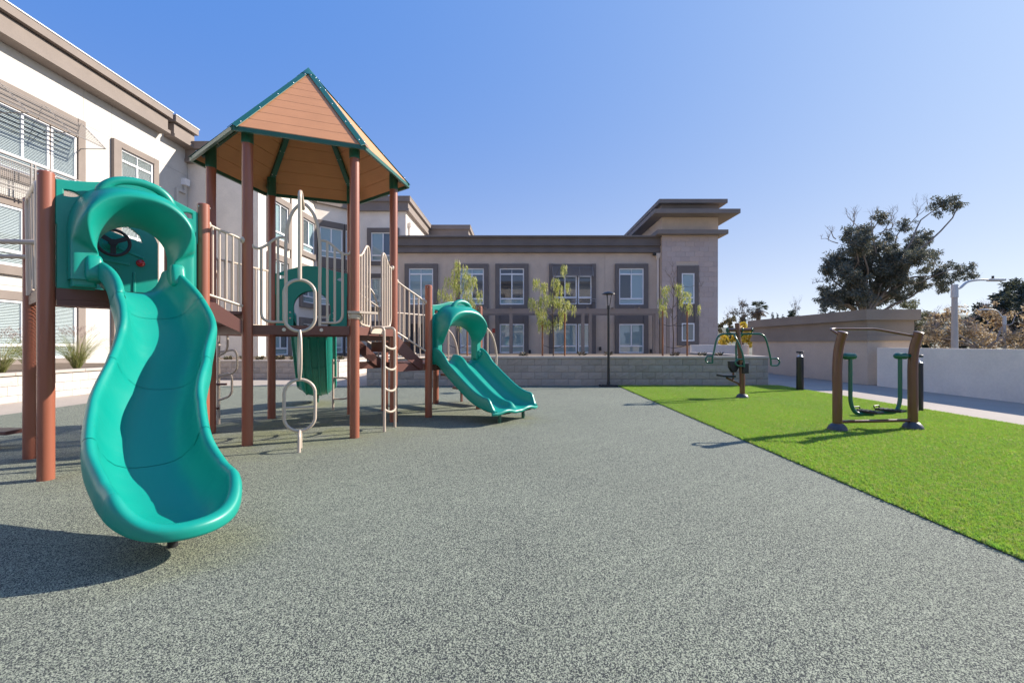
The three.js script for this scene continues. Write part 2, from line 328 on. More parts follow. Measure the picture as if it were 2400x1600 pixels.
// one face of a block wall: from (x0, z0), running to the right as seen from outside, facing turn
function blockFace(parent, ox, oz, turn, length, courses, base, mats, R, capY, capDepth = 0.3) {
  const cx = Math.cos(turn), sx = -Math.sin(turn), nxx = Math.sin(turn), nzz = Math.cos(turn), u = 0.395, cut = new Map();
  for (let c = 0; c < courses; c++) {
    let a = (c % 2) ? -u / 2 : 0;
    while (a < length - 0.03) {
      const a0 = Math.max(0, a), a1 = Math.min(length, a + u), f = (a1 - a0) / u; a += u;
      if (f < 0.12) continue;
      const m = mesh('block', blockGeos[Math.floor(R() * blockGeos.length)], mats[Math.floor(R() * mats.length)], parent), mid = (a0 + a1) / 2;
      m.position.set(ox + cx * mid, base + 0.1 + c * 0.2, oz + sx * mid); m.rotation.y = turn; m.scale.x = f * (f < 0.99 ? 0.985 : 1);
    }
  }
  const n = Math.max(1, Math.round(length / 0.8)), cl = length / n;
  for (let k = 0; k < n; k++) {
    const g = uvBox(bevelBox(cl - 0.005, 0.062, capDepth, 0.007), R() * 3), m = mesh('cap_stone', g, capMat, parent), mid = (k + 0.5) * cl;
    m.position.set(ox + cx * mid + nxx * (0.095 - capDepth / 2), capY - 0.031, oz + sx * mid + nzz * (0.095 - capDepth / 2)); m.rotation.y = turn;
  }
}
function planter(name, label, pos) { const g = group(name, null, pos); tag(g, label, 'planter', 'block planters around the courtyard'); return g; }
{ // big planter in front of the two-storey wing
  const R = rng(61), p = planter('block_planter', 'long grey block planter wall behind the turf, with staked trees', [1.44, 0, -13.42]), hw = 5.9;
  blockFace(p, -hw, 0, 0, 2 * hw, 4, 0, blockMats, R, 0.864);
  blockFace(p, hw + 0.02, -0.3, Math.PI / 2, 5.4, 4, 0, blockMats, R, 0.866);
  blockFace(p, -hw - 0.02, -5.6, -Math.PI / 2, 5.4, 4, 0, blockMats, R, 0.862);
  mesh('core', merge([box(-hw, hw, -0.03, 0.80, -0.28, 0.045), box(-hw + 0.3, hw - 0.3, -0.03, 0.77, -5.9, -0.28), box(hw - 0.28, hw + 0.06, -0.03, 0.799, -5.9, -0.281), box(-hw - 0.06, -hw + 0.28, -0.03, 0.799, -5.9, -0.281)]), mortar, p);
  mesh('soil', uvBox(sheet(-hw + 0.2, hw - 0.2, -5.88, -0.2, 0.79)), M.soil, p);
}
{ // planter along the left wing
  const R = rng(62), p = planter('block_planter', 'sunlit pale block planter with ornamental grass below the left building', [-10.78, 0, -11.5]);
  blockFace(p, 0, 6.5, Math.PI / 2, 10.9, 3, -0.06, paleBlocks, R, 0.62);
  mesh('core', box(-0.28, 0.045, -0.06, 0.55, -4.4, 6.5), mortar, p);
  mesh('soil', sheet(-5.6, -0.2, -4.4, 6.5, 0.56), M.soil, p);
}
{ // planter across the end of the left side
  const R = rng(63), p = planter('block_planter', 'tan block planter with low dry plants between the left wing and the back path', [-8.6, 0, -15.96]);
  blockFace(p, -2.2, 0, 0, 4.36, 3, 0.0, blockMats, R, 0.66);
  blockFace(p, 2.16, -0.2, Math.PI / 2, 6.4, 3, 0.0, paleBlocks, R, 0.662);
  mesh('core', merge([box(-2.2, 2.2, 0, 0.6, -0.28, 0.045), box(1.9, 2.2, 0, 0.599, -6.6, -0.281)]), mortar, p);
  mesh('soil', sheet(-5, 2.0, -6.6, -0.1, 0.59), M.soil, p);
}

// ---------------------------------------------------------------- buildings
class Building {
  constructor(name, label, x, z) { this.g = group(name, null, [x, 0, z]); tag(this.g, label, 'building'); this.x = x; this.z = z; }
  add(name, geo, mat, parent) { const g = uvBox(geo); g.translate(-this.x, 0, -this.z); return mesh(name, g, mat, parent || this.g); }
  part(name, x, y, z, turn = 0) { return group(name, this.g, [x - this.x, y, z - this.z], turn); }
}
// window unit, its origin at the bottom centre on the wall face; looks: per pane 'blind' | 'screen' | 'teal' | 'dark'
const slatGeo = {};
function slats(w, h, pitch) {
  const key = [w.toFixed(2), h.toFixed(2), pitch].join(); if (slatGeo[key]) return slatGeo[key];
  const list = []; for (let y = pitch / 2; y < h; y += pitch) { const g = new THREE.BoxGeometry(w, 0.003, pitch * 0.86); g.rotateX(0.75); g.translate(0, y, 0); list.push(plain(g)); }
  return (slatGeo[key] = merge(list));
}
function windowUnit(B, x, y, z, turn, w, h, o = {}) {
  const g = B.part('window', x, y, z, turn), f = 0.072, d0 = 0.012, d1 = 0.085, bars = [], panes = [];
  const V0 = (xc, y0, y1, t = f) => bars.push(box(xc - t / 2, xc + t / 2, y0, y1, d0, d1 - 0.003));
  const H0 = (yc, x0, x1, t = f) => bars.push(box(x0, x1, yc - t / 2, yc + t / 2, d0, d1));
  H0(f / 2, -w / 2, w / 2); H0(h - f / 2, -w / 2, w / 2); V0(-w / 2 + f / 2, f, h - f); V0(w / 2 - f / 2, f, h - f);
  const cols = o.cols || 2, low = (o.low ?? 0.2) * h, high = o.high ? (1 - o.high) * h : h, x0 = -w / 2 + f, x1 = w / 2 - f;
  if (low) H0(low, x0, x1, 0.09); if (o.high) H0(high, x0, x1, 0.085);
  const yb = low ? low + 0.037 : f, yt = o.high ? high - 0.035 : h - f, cw = (x1 - x0) / cols;
  for (let c = 0; c < cols; c++) { if (c) V0(x0 + c * cw, yb, yt, 0.07); panes.push([x0 + c * cw + (c ? 0.027 : 0), x0 + (c + 1) * cw - (c < cols - 1 ? 0.027 : 0), yb, yt, (o.looks || ['screen', 'teal'])[c % 2]]); }
  if (low) panes.push([x0, x1, f, low - 0.037, o.lowLook || 'teal']);
  if (o.high) { V0(0, high + 0.035, h - f, 0.02); panes.push([x0, -0.01, high + 0.035, h - f, o.highLook || 'teal'], [0.01, x1, high + 0.035, h - f, o.highLook || 'teal']); }
  mesh('frame', merge(bars), M.vinyl, g);
  for (const [a, b, c, d, look] of panes) {
    const pg = new THREE.PlaneGeometry(b - a, d - c); pg.translate((a + b) / 2, (c + d) / 2, 0.062); mesh('pane', pg, M.glass, g);
    const bg = new THREE.PlaneGeometry(b - a, d - c); bg.translate((a + b) / 2, (c + d) / 2, look === 'blind' ? 0.008 : 0.016);
    mesh('interior', bg, look === 'blind' ? M.screen : look === 'screen' ? M.screen : look === 'dark' ? M.dark : M.tealBlind, g);
    if (look === 'blind') { const s = mesh('blind', slats(b - a - 0.01, d - c, 0.05), M.blind, g); s.position.set((a + b) / 2, c, 0.034); s.userData.kind = 'stuff'; }
  }
  if (o.trim) {                                               // raised stucco surround: left, right, top, bottom widths
    const [l, r, t, b] = o.trim, D = o.trimDepth || 0.14, X0 = -w / 2, X1 = w / 2, list = [];
    if (l) list.push(box(X0 - l, X0 - 0.002, -b, h + t, -0.02, D)); if (r) list.push(box(X1 + 0.002, X1 + r, -b, h + t, -0.02, D));
    if (t) list.push(box(X0 - 0.002, X1 + 0.002, h + 0.002, h + t - 0.002, -0.02, D - 0.004)); if (b) list.push(box(X0 - 0.002, X1 + 0.002, -b + 0.002, -0.002, -0.02, D - 0.004));
    mesh('trim', uvBox(merge(list)), o.trimMat || M.trim, g);
    const list2 = []; if (t) list2.push(box(X0, X1, h + 0.004, h + 0.03, D - 0.006, D + 0.035)); if (list2.length) mesh('drip_edge', merge(list2), o.trimMat || M.trim, g);
  }
  return g;
}
function sunshade(B, x, y, z, turn, w, drop, out, n) {        // sloping slatted awning hung from the wall
  const g = B.part('sunshade', x, y, z, turn);
  for (let k = 0; k < n; k++) { const t = (k + 0.3) / n; const s = bevelBox(w, 0.02, 0.06, 0.004); s.rotateX(0.5); const m = mesh('slat', s, M.steelTrim, g); m.position.set(0, -drop * t, 0.06 + (out - 0.06) * t); }
  for (const e of [-w / 2, -w / 6, w / 6, w / 2]) { mesh('arm', bar([e, 0.02, 0.03], [e, -drop, out], 0.014, 8), M.steelTrim, g); mesh('arm', bar([e, -drop, 0.0], [e, -drop, out], 0.016, 8), M.steelTrim, g); }
  mesh('arm', bar([-w / 2, -drop, out], [w / 2, -drop, out], 0.016, 8), M.steelTrim, g);
  return g;
}
function guardRail(B, x, y, z, turn, w, h, out, meshy) {       // Juliet balcony rail
  const g = B.part('guard_rail', x, y, z, turn), rails = [h, h - 0.14, 0.12, 0.02];
  for (const r of rails) mesh('rail', merge([box(-w / 2, w / 2, r - 0.018, r + 0.018, out - 0.02, out + 0.02), box(-w / 2, -w / 2 + 0.035, r - 0.0175, r + 0.0175, 0, out - 0.02), box(w / 2 - 0.035, w / 2, r - 0.0175, r + 0.0175, 0, out - 0.02)]), M.steelTrim, g);
  for (const e of [-w / 2 + 0.02, -0.06, 0.06, w / 2 - 0.02]) mesh('post', box(e - 0.02, e + 0.02, -0.05, h + 0.001, out - 0.019, out + 0.019), M.steelTrim, g);
  if (meshy) { const l = []; for (let a = -w / 2 + 0.07; a < w / 2; a += 0.06) l.push(box(a, a + 0.008, 0.04, h - 0.15, out - 0.004, out + 0.004)); for (let b = 0.18; b < h - 0.16; b += 0.06) l.push(box(-w / 2 + 0.03, w / 2 - 0.03, b, b + 0.008, out - 0.0035, out + 0.0035)); const m = mesh('wire_mesh', merge(l), M.steelTrim, g); m.userData.kind = 'stuff'; }
  return g;
}
function planSolid(pts, y0, y1) {                             // plan polygon of [x, z] pulled up from y0 to y1
  const s = new THREE.Shape(pts.map(([x, z]) => new THREE.Vector2(x, -z))), g = new THREE.ExtrudeGeometry(s, { depth: y1 - y0, bevelEnabled: false });
  g.rotateX(-Math.PI / 2); g.translate(0, y0, 0); return plain(g);
}
function offsetPlan(pts, d) {                                 // outward offset; points run counter-clockwise seen from above (x right, -z up)
  const n = pts.length, out = [];
  for (let i = 0; i < n; i++) {
    const a = pts[(i + n - 1) % n], b = pts[i], c = pts[(i + 1) % n];
    const e1 = [b[0] - a[0], -(b[1] - a[1])], e2 = [c[0] - b[0], -(c[1] - b[1])], l1 = Math.hypot(...e1), l2 = Math.hypot(...e2);
    const n1 = [e1[1] / l1, -e1[0] / l1], n2 = [e2[1] / l2, -e2[0] / l2], k = 1 + n1[0] * n2[0] + n1[1] * n2[1];
    out.push([b[0] + d * (n1[0] + n2[0]) / k, b[1] - d * (n1[1] + n2[1]) / k]);
  }
  return out;
}
{ // left wing: three storeys, white stucco, facing the playground
  const B = new Building('apartment_wing', 'white three-storey apartment wing with louvred sunshade at left', -16.5, -14);
  B.add('wall', box(-22, -16.53, 0, 10.86, -22.7, -1), M.trim);
  const zs = [-1, -5, -9, -13.3, -17.25, -18.45, -20.65, -22.69], ys = [0, 3.12, 6.32, 9.56, 10.86];
  for (let i = 0; i < zs.length - 1; i++) for (let j = 0; j < ys.length - 1; j++) B.add('wall_panel', box(-16.56, -16.5, ys[j] + 0.005, ys[j + 1] - 0.005, zs[i + 1] + 0.005, zs[i] - 0.005), M.whiteStucco);
  const corn = (z0, z1) => {
    B.add('cornice', merge([box(-17.5, -15.98, 10.86, 11.0, z0, z1), box(-17.5, -16.06, 11.0, 11.50, z0 + 0.06, z1 - 0.06), box(-17.5, -15.9, 11.55, 11.84, z0 - 0.03, z1 + 0.03), box(-17.5, -16.12, 11.50, 11.55, z0 + 0.1, z1 - 0.1)]), M.trim);
    B.add('coping', box(-17.5, -15.87, 11.84, 11.875, z0 - 0.06, z1 + 0.06), M.vinyl);
  };
  corn(-20.9, -1); corn(-22.6, -21.15);
  B.add('parapet', box(-17.4, -16.5, 10.86, 11.8, -22.7, -1), M.whiteStucco);
  const T = Math.PI / 2, X = -16.5;
  for (const y of [0.72, 3.76, 6.86]) {                       // wide triple window, nearest the camera
    const wide = y > 6, h = wide ? 2.02 : 1.92;
    windowUnit(B, X, y, -16.44, T, 0.92, h, { cols: 1, low: 0.24, looks: ['blind'], lowLook: 'blind' });
    windowUnit(B, X, y, -15.06, T, 1.72, h, { cols: 2, low: 0.24, looks: ['blind', 'blind'], lowLook: 'blind' });
    windowUnit(B, X, y, -13.68, T, 0.92, h, { cols: 1, low: 0.24, looks: ['blind'], lowLook: 'blind' });
    const z0 = -17.2, z1 = -12.9, top = y + h + (wide ? 0.72 : 0.30);
    B.add('window_surround', merge([box(-16.52, -16.36, y - 0.3, top, z0, z0 + 0.28), box(-16.52, -16.36, y - 0.3, top, z1 - 0.28, z1), box(-16.52, -16.38, y + h + 0.01, top - 0.003, z0 + 0.28, z1 - 0.28), box(-16.52, -16.38, y - 0.297, y - 0.01, z0 + 0.28, z1 - 0.28), box(-16.52, -16.43, y - 0.005, y + h + 0.005, -15.975, -15.925), box(-16.52, -16.43, y - 0.005, y + h + 0.005, -14.195, -14.145)]), M.trim);
  }
  sunshade(B, -16.36, 9.42, -15.0, T, 4.0, 0.92, 0.95, 9);
  guardRail(B, -16.42, 6.1, -15.0, T, 4.2, 1.05, 0.42, true);
  for (const y of [0.72, 3.76, 6.86]) windowUnit(B, X, y, -19.6, T, 1.66, 2.42 - (y < 1 ? 0.5 : 0), { high: y < 1 ? 0 : 0.19, low: 0.2, looks: ['blind', 'blind'], lowLook: 'blind', highLook: 'blind', trim: [0.36, 0.28, 0.27, 0.3] });
  for (const y of [0.72, 3.76, 6.86]) windowUnit(B, X, y, -9.6, T, 1.66, 2.42 - (y < 1 ? 0.5 : 0), { high: y < 1 ? 0 : 0.19, low: 0.2, looks: ['blind', 'blind'], lowLook: 'blind', highLook: 'blind', trim: [0.36, 0.28, 0.27, 0.3] });
  const dsp = B.part('downspout', -16.44, 0, -21.9); mesh('pipe', merge([box(-0.05, 0.05, 0.1, 8.6, -0.06, 0.06), box(-0.05, 0.05, 8.6, 8.72, -0.56, 0.06), box(-0.049, 0.051, 8.72, 9.0, -0.56, -0.46)]), M.whiteStucco, dsp); mesh('hopper', box(-0.06, 0.16, 9.0, 9.32, -0.66, -0.34), M.vinyl, dsp);
}
{ // middle wing: shaded face, sunlit return, splayed corner and the tall block behind
  const B = new Building('apartment_wing', 'cream three-storey apartment block with a splayed corner behind the play tower', -12, -31);
  const plan = [[-22, -22.72], [-13, -22.72], [-13, -29.05], [-11.05, -31], [-7.67, -31], [-7.67, -38.5], [-4.4, -38.5], [-4.4, -46], [-22, -46]];
  B.add('wall', planSolid(plan, 0, 10.2), M.creamStucco);
  B.add('cornice', merge([planSolid(offsetPlan(plan, 0.26), 10.2, 10.36), planSolid(offsetPlan(plan, 0.2), 10.36, 10.82), planSolid(offsetPlan(plan, 0.36), 10.82, 11.14)]), M.trim);
  B.add('coping', planSolid(offsetPlan(plan, 0.38), 11.14, 11.17), M.steelTrim);
  for (const y of [0.6, 3.72, 6.82]) {
    const h = y < 1 ? 1.85 : 1.95;
    windowUnit(B, -13, y, -24.7, Math.PI / 2, 1.6, h, { looks: ['teal', 'screen'], trim: [0.42, 0.3, 0.35, 0.3] });
    windowUnit(B, -13, y, -28.0, Math.PI / 2, 1.55, h, { looks: ['screen', 'teal'], trim: [0.3, 0.25, 0.35, 0.3] });
    windowUnit(B, -12.28, y, -29.77, Math.PI / 4, 1.5, h, { looks: ['teal', 'teal'], trim: [0.12, 0.06, 0.4, 0.7], trimMat: M.darkTrim });
    windowUnit(B, -11.36, y, -30.69, Math.PI / 4, 0.72, h, { cols: 1, looks: ['teal'], trim: [0.06, 0.02, 0.4, 0.7], trimMat: M.darkTrim });
    windowUnit(B, -9.2, y, -31, 0, 1.62, h, { looks: ['teal', 'screen'], trim: [0.27, 0.27, 0.3, 0.28], trimMat: M.darkTrim });
  }
  B.add('reveal', box(-13.02, -12.93, 0, 10.2, -25.98, -25.88), M.trim);
  const dsp = B.part('downspout', -7.6, 0, -31.6); mesh('pipe', merge([box(-0.04, 0.08, 0, 9.3, -0.06, 0.06)]), M.creamStucco, dsp); mesh('hopper', box(-0.03, 0.16, 9.3, 9.6, -0.14, 0.14), M.creamStucco, dsp);
  B.add('parapet_block', box(-6.9, -4.4, 9.0, 10.2, -38.6, -38.4), M.trim);
}
{ // two-storey wing and its corner tower
  const B = new Building('apartment_wing', 'tan two-storey apartment wing with dark cornice and stone corner tower', 1, -29);
  const Z = -29;
  B.add('wall', box(-7.95, 9.0, 0, 6.99, -46, Z), M.tanStucco);
  const px = [-7.95, -4.55, -1.68, 1.35, 5.5, 9.0], py = [0.02, 3.25, 6.98];   // stucco fields with joints between
  for (let i = 0; i < px.length - 1; i++) for (let j = 0; j < 2; j++) B.add('wall_panel', box(px[i] + 0.006, px[i + 1] - 0.006, py[j] + 0.006, py[j + 1] - 0.006, Z - 0.05, Z + 0.02), M.tanStucco);
  const W0 = Z + 0.02;
  B.add('cornice', merge([box(-8.0, 9.2, 6.99, 7.24, Z - 1, Z + 0.26), box(-8.0, 9.2, 7.24, 7.40, Z - 1, Z + 0.20), box(-8.0, 9.2, 7.40, 7.46, Z - 1, Z + 0.34), box(-8.0, 9.2, 7.46, 7.90, Z - 1, Z + 0.30), box(-8.02, 9.2, 7.90, 7.98, Z - 1, Z + 0.46)]), M.darkTrim);
  B.add('coping', box(-8.04, 9.2, 7.98, 8.01, -46, Z + 0.48), M.steelTrim);
  const colm = (x0, x1, t0, t1, yTop, opt = {}) => {
    const xc = (x0 + x1) / 2, w = x1 - x0;
    windowUnit(B, xc, 3.70, W0, 0, w, (opt.top || 6.0) - 3.70, { looks: opt.looks || ['screen', 'teal'], high: opt.high ?? 0.16, low: 0.16, lowLook: opt.lowLook || 'teal', highLook: opt.highLook || 'teal' });
    if (!opt.noLower) windowUnit(B, xc, 0.62, W0, 0, w, 1.85, { looks: opt.lowLooks || ['teal', 'teal'], low: 0.24 });
    const d = W0 + 0.16, b = W0 - 0.015;
    B.add('window_surround', merge([box(t0, x0 - 0.004, 0.3, yTop, b, d), box(x1 + 0.004, t1, 0.3, yTop, b, d), box(x0 - 0.003, x1 + 0.003, (opt.top || 6.0) + 0.004, yTop - 0.003, b, d - 0.004), box(x0 - 0.003, x1 + 0.003, 2.48, 3.69, b, d - 0.06), box(x0 - 0.003, x1 + 0.003, 3.46, 3.692, b, d - 0.005), box(x0 - 0.003, x1 + 0.003, 0.303, 0.612, b, d - 0.005)]), M.darkTrim);
  };
  colm(-6.96, -5.41, -7.22, -5.12, 6.28, { looks: ['teal', 'teal'], noLower: true });
  colm(-3.70, -2.19, -3.97, -1.90, 6.28, { looks: ['teal', 'screen'] });
  colm(-1.19, 0.36, -1.47, 0.65, 6.28, { looks: ['dark', 'screen'], highLook: 'dark' });
  colm(6.39, 7.96, 6.14, 8.24, 6.28, { looks: ['dark', 'teal'] });
  // wide window with sunshade and rail
  windowUnit(B, 2.96, 3.72, W0, 0, 1.50, 1.80, { looks: ['dark', 'screen'], low: 0.24, lowLook: 'dark' }); windowUnit(B, 4.22, 3.72, W0, 0, 0.86, 1.80, { cols: 1, looks: ['screen'], low: 0.24, lowLook: 'dark' });
  windowUnit(B, 2.96, 0.62, W0, 0, 1.50, 1.85, { looks: ['teal', 'teal'], low: 0.24 }); windowUnit(B, 4.22, 0.62, W0, 0, 0.86, 1.85, { cols: 1, looks: ['teal'], low: 0.24 });
  B.add('window_surround', merge([box(1.95, 2.205, 0.3, 6.28, W0 - 0.015, W0 + 0.16), box(4.655, 4.92, 0.3, 6.28, W0 - 0.015, W0 + 0.16), box(2.2, 4.66, 5.53, 6.277, W0 - 0.015, W0 + 0.07), box(2.2, 4.66, 2.48, 3.71, W0 - 0.015, W0 + 0.08), box(3.715, 3.785, 0.6, 2.478, W0 - 0.015, W0 + 0.06), box(3.715, 3.785, 3.712, 5.528, W0 - 0.015, W0 + 0.06), box(2.2, 4.66, 0.303, 0.612, W0 - 0.015, W0 + 0.15)]), M.darkTrim);
  sunshade(B, 3.43, 6.08, W0 + 0.08, 0, 2.55, 0.62, 0.55, 8); guardRail(B, 3.43, 3.2, W0 + 0.05, 0, 2.9, 0.82, 0.4, false);
  { // dark entrance below the first window
    const g = B.part('entrance', -6.0, 0, W0); mesh('door_opening', box(-1.1, 1.1, 0.02, 2.62, -0.015, 0.012), M.dark, g);
    mesh('door_frame', merge([box(-1.16, -1.08, 0.02, 2.7, -0.01, 0.07), box(1.08, 1.16, 0.02, 2.7, -0.01, 0.07), box(-1.08, 1.08, 2.6, 2.68, -0.01, 0.068), box(-0.03, 0.03, 0.02, 2.6, -0.01, 0.05)]), M.darkTrim, g);
    for (let k = -4; k <= 4; k++) mesh('bar', box(k * 0.22 - 0.012, k * 0.22 + 0.012, 0.03, 2.6, 0.02, 0.045), M.darkTrim, g);
  }
  { const g = B.part('fire_alarm', -1.56, 2.05, W0); mesh('housing', at(bevelBox(0.2, 0.26, 0.07, 0.01), 0, 0, 0.035), M.red, g); }
  { const g = B.part('notice_board', -7.55, 1.7, W0); mesh('board', at(bevelBox(0.3, 0.45, 0.04, 0.008), 0, 0, 0.02), M.darkTrim, g); mesh('notice', at(bevelBox(0.22, 0.34, 0.01, 0.002), 0, 0, 0.046), M.vinyl, g); }
  { const g = B.part('security_camera', 8.6, 6.9, W0); mesh('body', at(bevelBox(0.16, 0.14, 0.3, 0.02), 0, -0.04, 0.22, 0, 0.25), M.black, g); mesh('bracket', box(-0.03, 0.03, -0.02, 0.05, 0, 0.2), M.galv, g); }
  { const g = B.part('downspout', 8.86, 0, W0 + 0.07); mesh('pipe', box(-0.06, 0.06, 0.05, 6.6, -0.05, 0.05), M.creamStucco, g); mesh('hopper', prism([[-0.08, 6.6, -0.06], [0.08, 6.6, -0.06], [0.08, 6.6, 0.08], [-0.08, 6.6, 0.08]], [[-0.17, 6.95, -0.06], [0.17, 6.95, -0.06], [0.17, 6.95, 0.16], [-0.17, 6.95, 0.16]]), M.creamStucco, g); }
  for (const [x, y] of [[0.72, 0.7], [5.2, 0.9], [8.45, 0.75]]) { const g = B.part('wall_light', x, y, W0); mesh('housing', at(bevelBox(0.14, 0.24, 0.12, 0.015), 0, 0, 0.06), M.black, g); }
  // corner tower, clad in stone tiles
  const x0 = 8.97, x1 = 12.46, zf = -28.4;
  B.add('tower_wall', box(x0 + 0.012, x1 - 0.012, 0, 9.9, -40, zf - 0.012), M.utilStucco);
  const R = rng(91), tm = [[0.54, 0.43, 0.38], [0.57, 0.45, 0.395], [0.51, 0.41, 0.37], [0.545, 0.445, 0.405], [0.525, 0.43, 0.39]].map((c) => std(...c, 0.8, { map: grain, bumpMap: grainBump, bumpScale: 0.003 }));
  const tg = {}; const tile = (w) => tg[w.toFixed(2)] || (tg[w.toFixed(2)] = uvBox(bevelBox(w - 0.006, 0.310, 0.05, 0.003)));
  const hole = (a, b, c, d) => a < 11.24 && b > 9.89 && c < 6.08 && d > 1.19;
  for (let r = 0; r < 25; r++) {
    const y = 0.17 + r * 0.316; let a = x0 - (r % 2) * 0.29;
    while (a < x1 - 0.05) {
      let a0 = Math.max(x0, a), a1 = Math.min(x1, a + 0.5817); a += 0.5817; if (a1 - a0 < 0.05) continue;
      if (hole(a0 + 0.02, a1 - 0.02, y - 0.14, y + 0.14)) { if (a0 < 9.89 && a1 > 9.89) a1 = 9.895; else if (a1 > 11.24 && a0 < 11.24) a0 = 11.235; else continue; if (a1 - a0 < 0.08) continue; }
      const m = mesh('stone_tile', tile(a1 - a0), tm[Math.floor(R() * tm.length)], B.g); m.position.set((a0 + a1) / 2 - B.x, y, zf - 0.018 - B.z);
    }
  }
  const mz = zf + 0.012;
  windowUnit(B, 10.57, 3.70, mz - 0.02, 0, 0.8, 1.9, { cols: 1, looks: ['teal'], low: 0.2 }); windowUnit(B, 10.57, 1.38, mz - 0.02, 0, 0.8, 1.12, { cols: 1, low: 0, looks: ['screen'] });
  B.add('window_surround', merge([box(9.90, 10.165, 1.1, 6.07, zf - 0.05, zf + 0.1), box(10.975, 11.23, 1.1, 6.07, zf - 0.05, zf + 0.1), box(10.164, 10.976, 5.604, 6.067, zf - 0.05, zf + 0.095), box(10.164, 10.976, 2.504, 3.696, zf - 0.05, zf + 0.06), box(10.164, 10.976, 1.103, 1.376, zf - 0.05, zf + 0.095)]), M.darkTrim);
  B.add('upper_wall', box(x0 - 0.02, x1 + 0.02, 8.0, 9.15, -40.02, zf), M.utilStucco);
  B.add('upper_band', box(x0 - 0.04, x1 + 0.04, 9.3, 9.9, -40.04, zf + 0.02), M.trim);
  B.add('ledge', box(x0 - 0.42, x1 + 0.45, 7.97, 8.23, -40.2, zf + 0.45), M.trim);
  B.add('ledge', box(x0 - 0.75, x1 + 0.95, 9.10, 9.36, -40.6, zf + 0.95), M.trim);
  B.add('ledge', box(x0 - 0.3, x1 + 0.42, 9.88, 10.12, -40.3, zf + 0.42), M.trim);
}
{ // wing behind the camera: it closes the court, and the far windows mirror it
  const B = new Building('apartment_wing', 'cream apartment wing closing the court behind the camera', -2.5, 16.5);
  B.add('wall', box(-17, 12, 0, 10.2, 15, 22), M.creamStucco);
  B.add('cornice', merge([box(-17.2, 12.2, 10.2, 10.7, 14.8, 22), box(-17.35, 12.35, 10.7, 11.1, 14.62, 22)]), M.trim);
  for (const x of [-14, -10.4, -6.8, -3.2, 0.4, 4, 7.6]) for (const y of [0.7, 3.76, 6.86]) windowUnit(B, x, y, 15, Math.PI, 1.66, 1.95, { looks: ['teal', 'screen'], trim: [0.3, 0.3, 0.3, 0.3] });
}
{ // pergola in front of the two-storey wing
  const g = group('pergola', null, [3.6, 0, -26]); tag(g, 'grey flat pergola frame standing before the two-storey wing', 'pergola');
  const pm = M.trim;
  mesh('beam', uvBox(box(-5.9, 5.2, 2.93, 3.22, -0.07, 0.07)), pm, g); mesh('beam', uvBox(box(-5.9, 5.2, 2.93, 3.22, -1.57, -1.43)), pm, g);
  for (let k = 0; k < 8; k++) { const x = -5.5 + k * 1.46; mesh('rafter', uvBox(box(x - 0.045, x + 0.045, 3.22, 3.30, -1.75, 0.22)), pm, g); }
  for (const x of [-4.03, 0.08, 0.5, 4.3, 4.95]) mesh('post', uvBox(box(x - 0.09, x + 0.09, 0, 2.93, -0.065, 0.065)), pm, g);
  for (const x of [-4.03, 0.3, 4.6]) mesh('post', uvBox(box(x - 0.09, x + 0.09, 0, 2.93, -1.565, -1.435)), pm, g);
}
{ // small service building at the right
  const B = new Building('service_building', 'low tan service building with wide banded cornice at right', 11.1, -17);
  B.add('wall', box(10.44, 11.8, 0, 1.32, -20.3, -13.6), M.utilStucco);
  B.add('cornice', merge([box(10.38, 11.86, 1.32, 1.485, -20.36, -13.54), box(10.42, 11.82, 1.485, 1.94, -20.32, -13.58), box(10.30, 11.92, 1.94, 2.25, -20.44, -13.46)]), M.utilTrim);
}
{ const w = mesh('boundary_wall', uvBox(at(bevelBox(0.2, 1.16, 18.4, 0.012), 10.66, 0.54, -4.2)), M.wallCream); tag(w, 'long cream boundary wall along the right path', 'wall', 'cream boundary walls'); }
{ const w = mesh('boundary_wall', uvBox(at(bevelBox(2.6, 1.2, 0.2, 0.012), 9.1, 0.57, -20.6)), M.wallCream); tag(w, 'short cream wall behind the block planter, beside the tower', 'wall', 'cream boundary walls'); }

// ---------------------------------------------------------------- play structure
// local frame: x along the row of decks (left deck, hexagon, right deck), z towards the slide exits
const PS = group('play_structure', null, [-3.14, 0, -6.8], Math.atan2(0.7826, 0.6225));
tag(PS, 'brown post play structure with green slides and hexagonal orange roof', 'playground');
const R_HEX = 1.236, Y_HEX = 1.47, Y_LEFT = 1.77, Y_RIGHT = 0.90;
const hexAt = (deg, r = R_HEX) => [Math.cos(deg * Math.PI / 180) * r, Math.sin(deg * Math.PI / 180) * r];
const P1 = hexAt(150), P2 = hexAt(90), P3 = hexAt(30), P4 = hexAt(-30), P5 = hexAt(-90), P6 = hexAt(210);
const L1 = [-2.80, 0.70], L2 = [-1.56, 0.70], L3 = [-2.80, -0.536], L4 = [-1.56, -0.536];
const D1 = [1.71, 0.71], D2 = [2.95, 0.71], D3 = [1.71, -0.526], D4 = [2.95, -0.526];

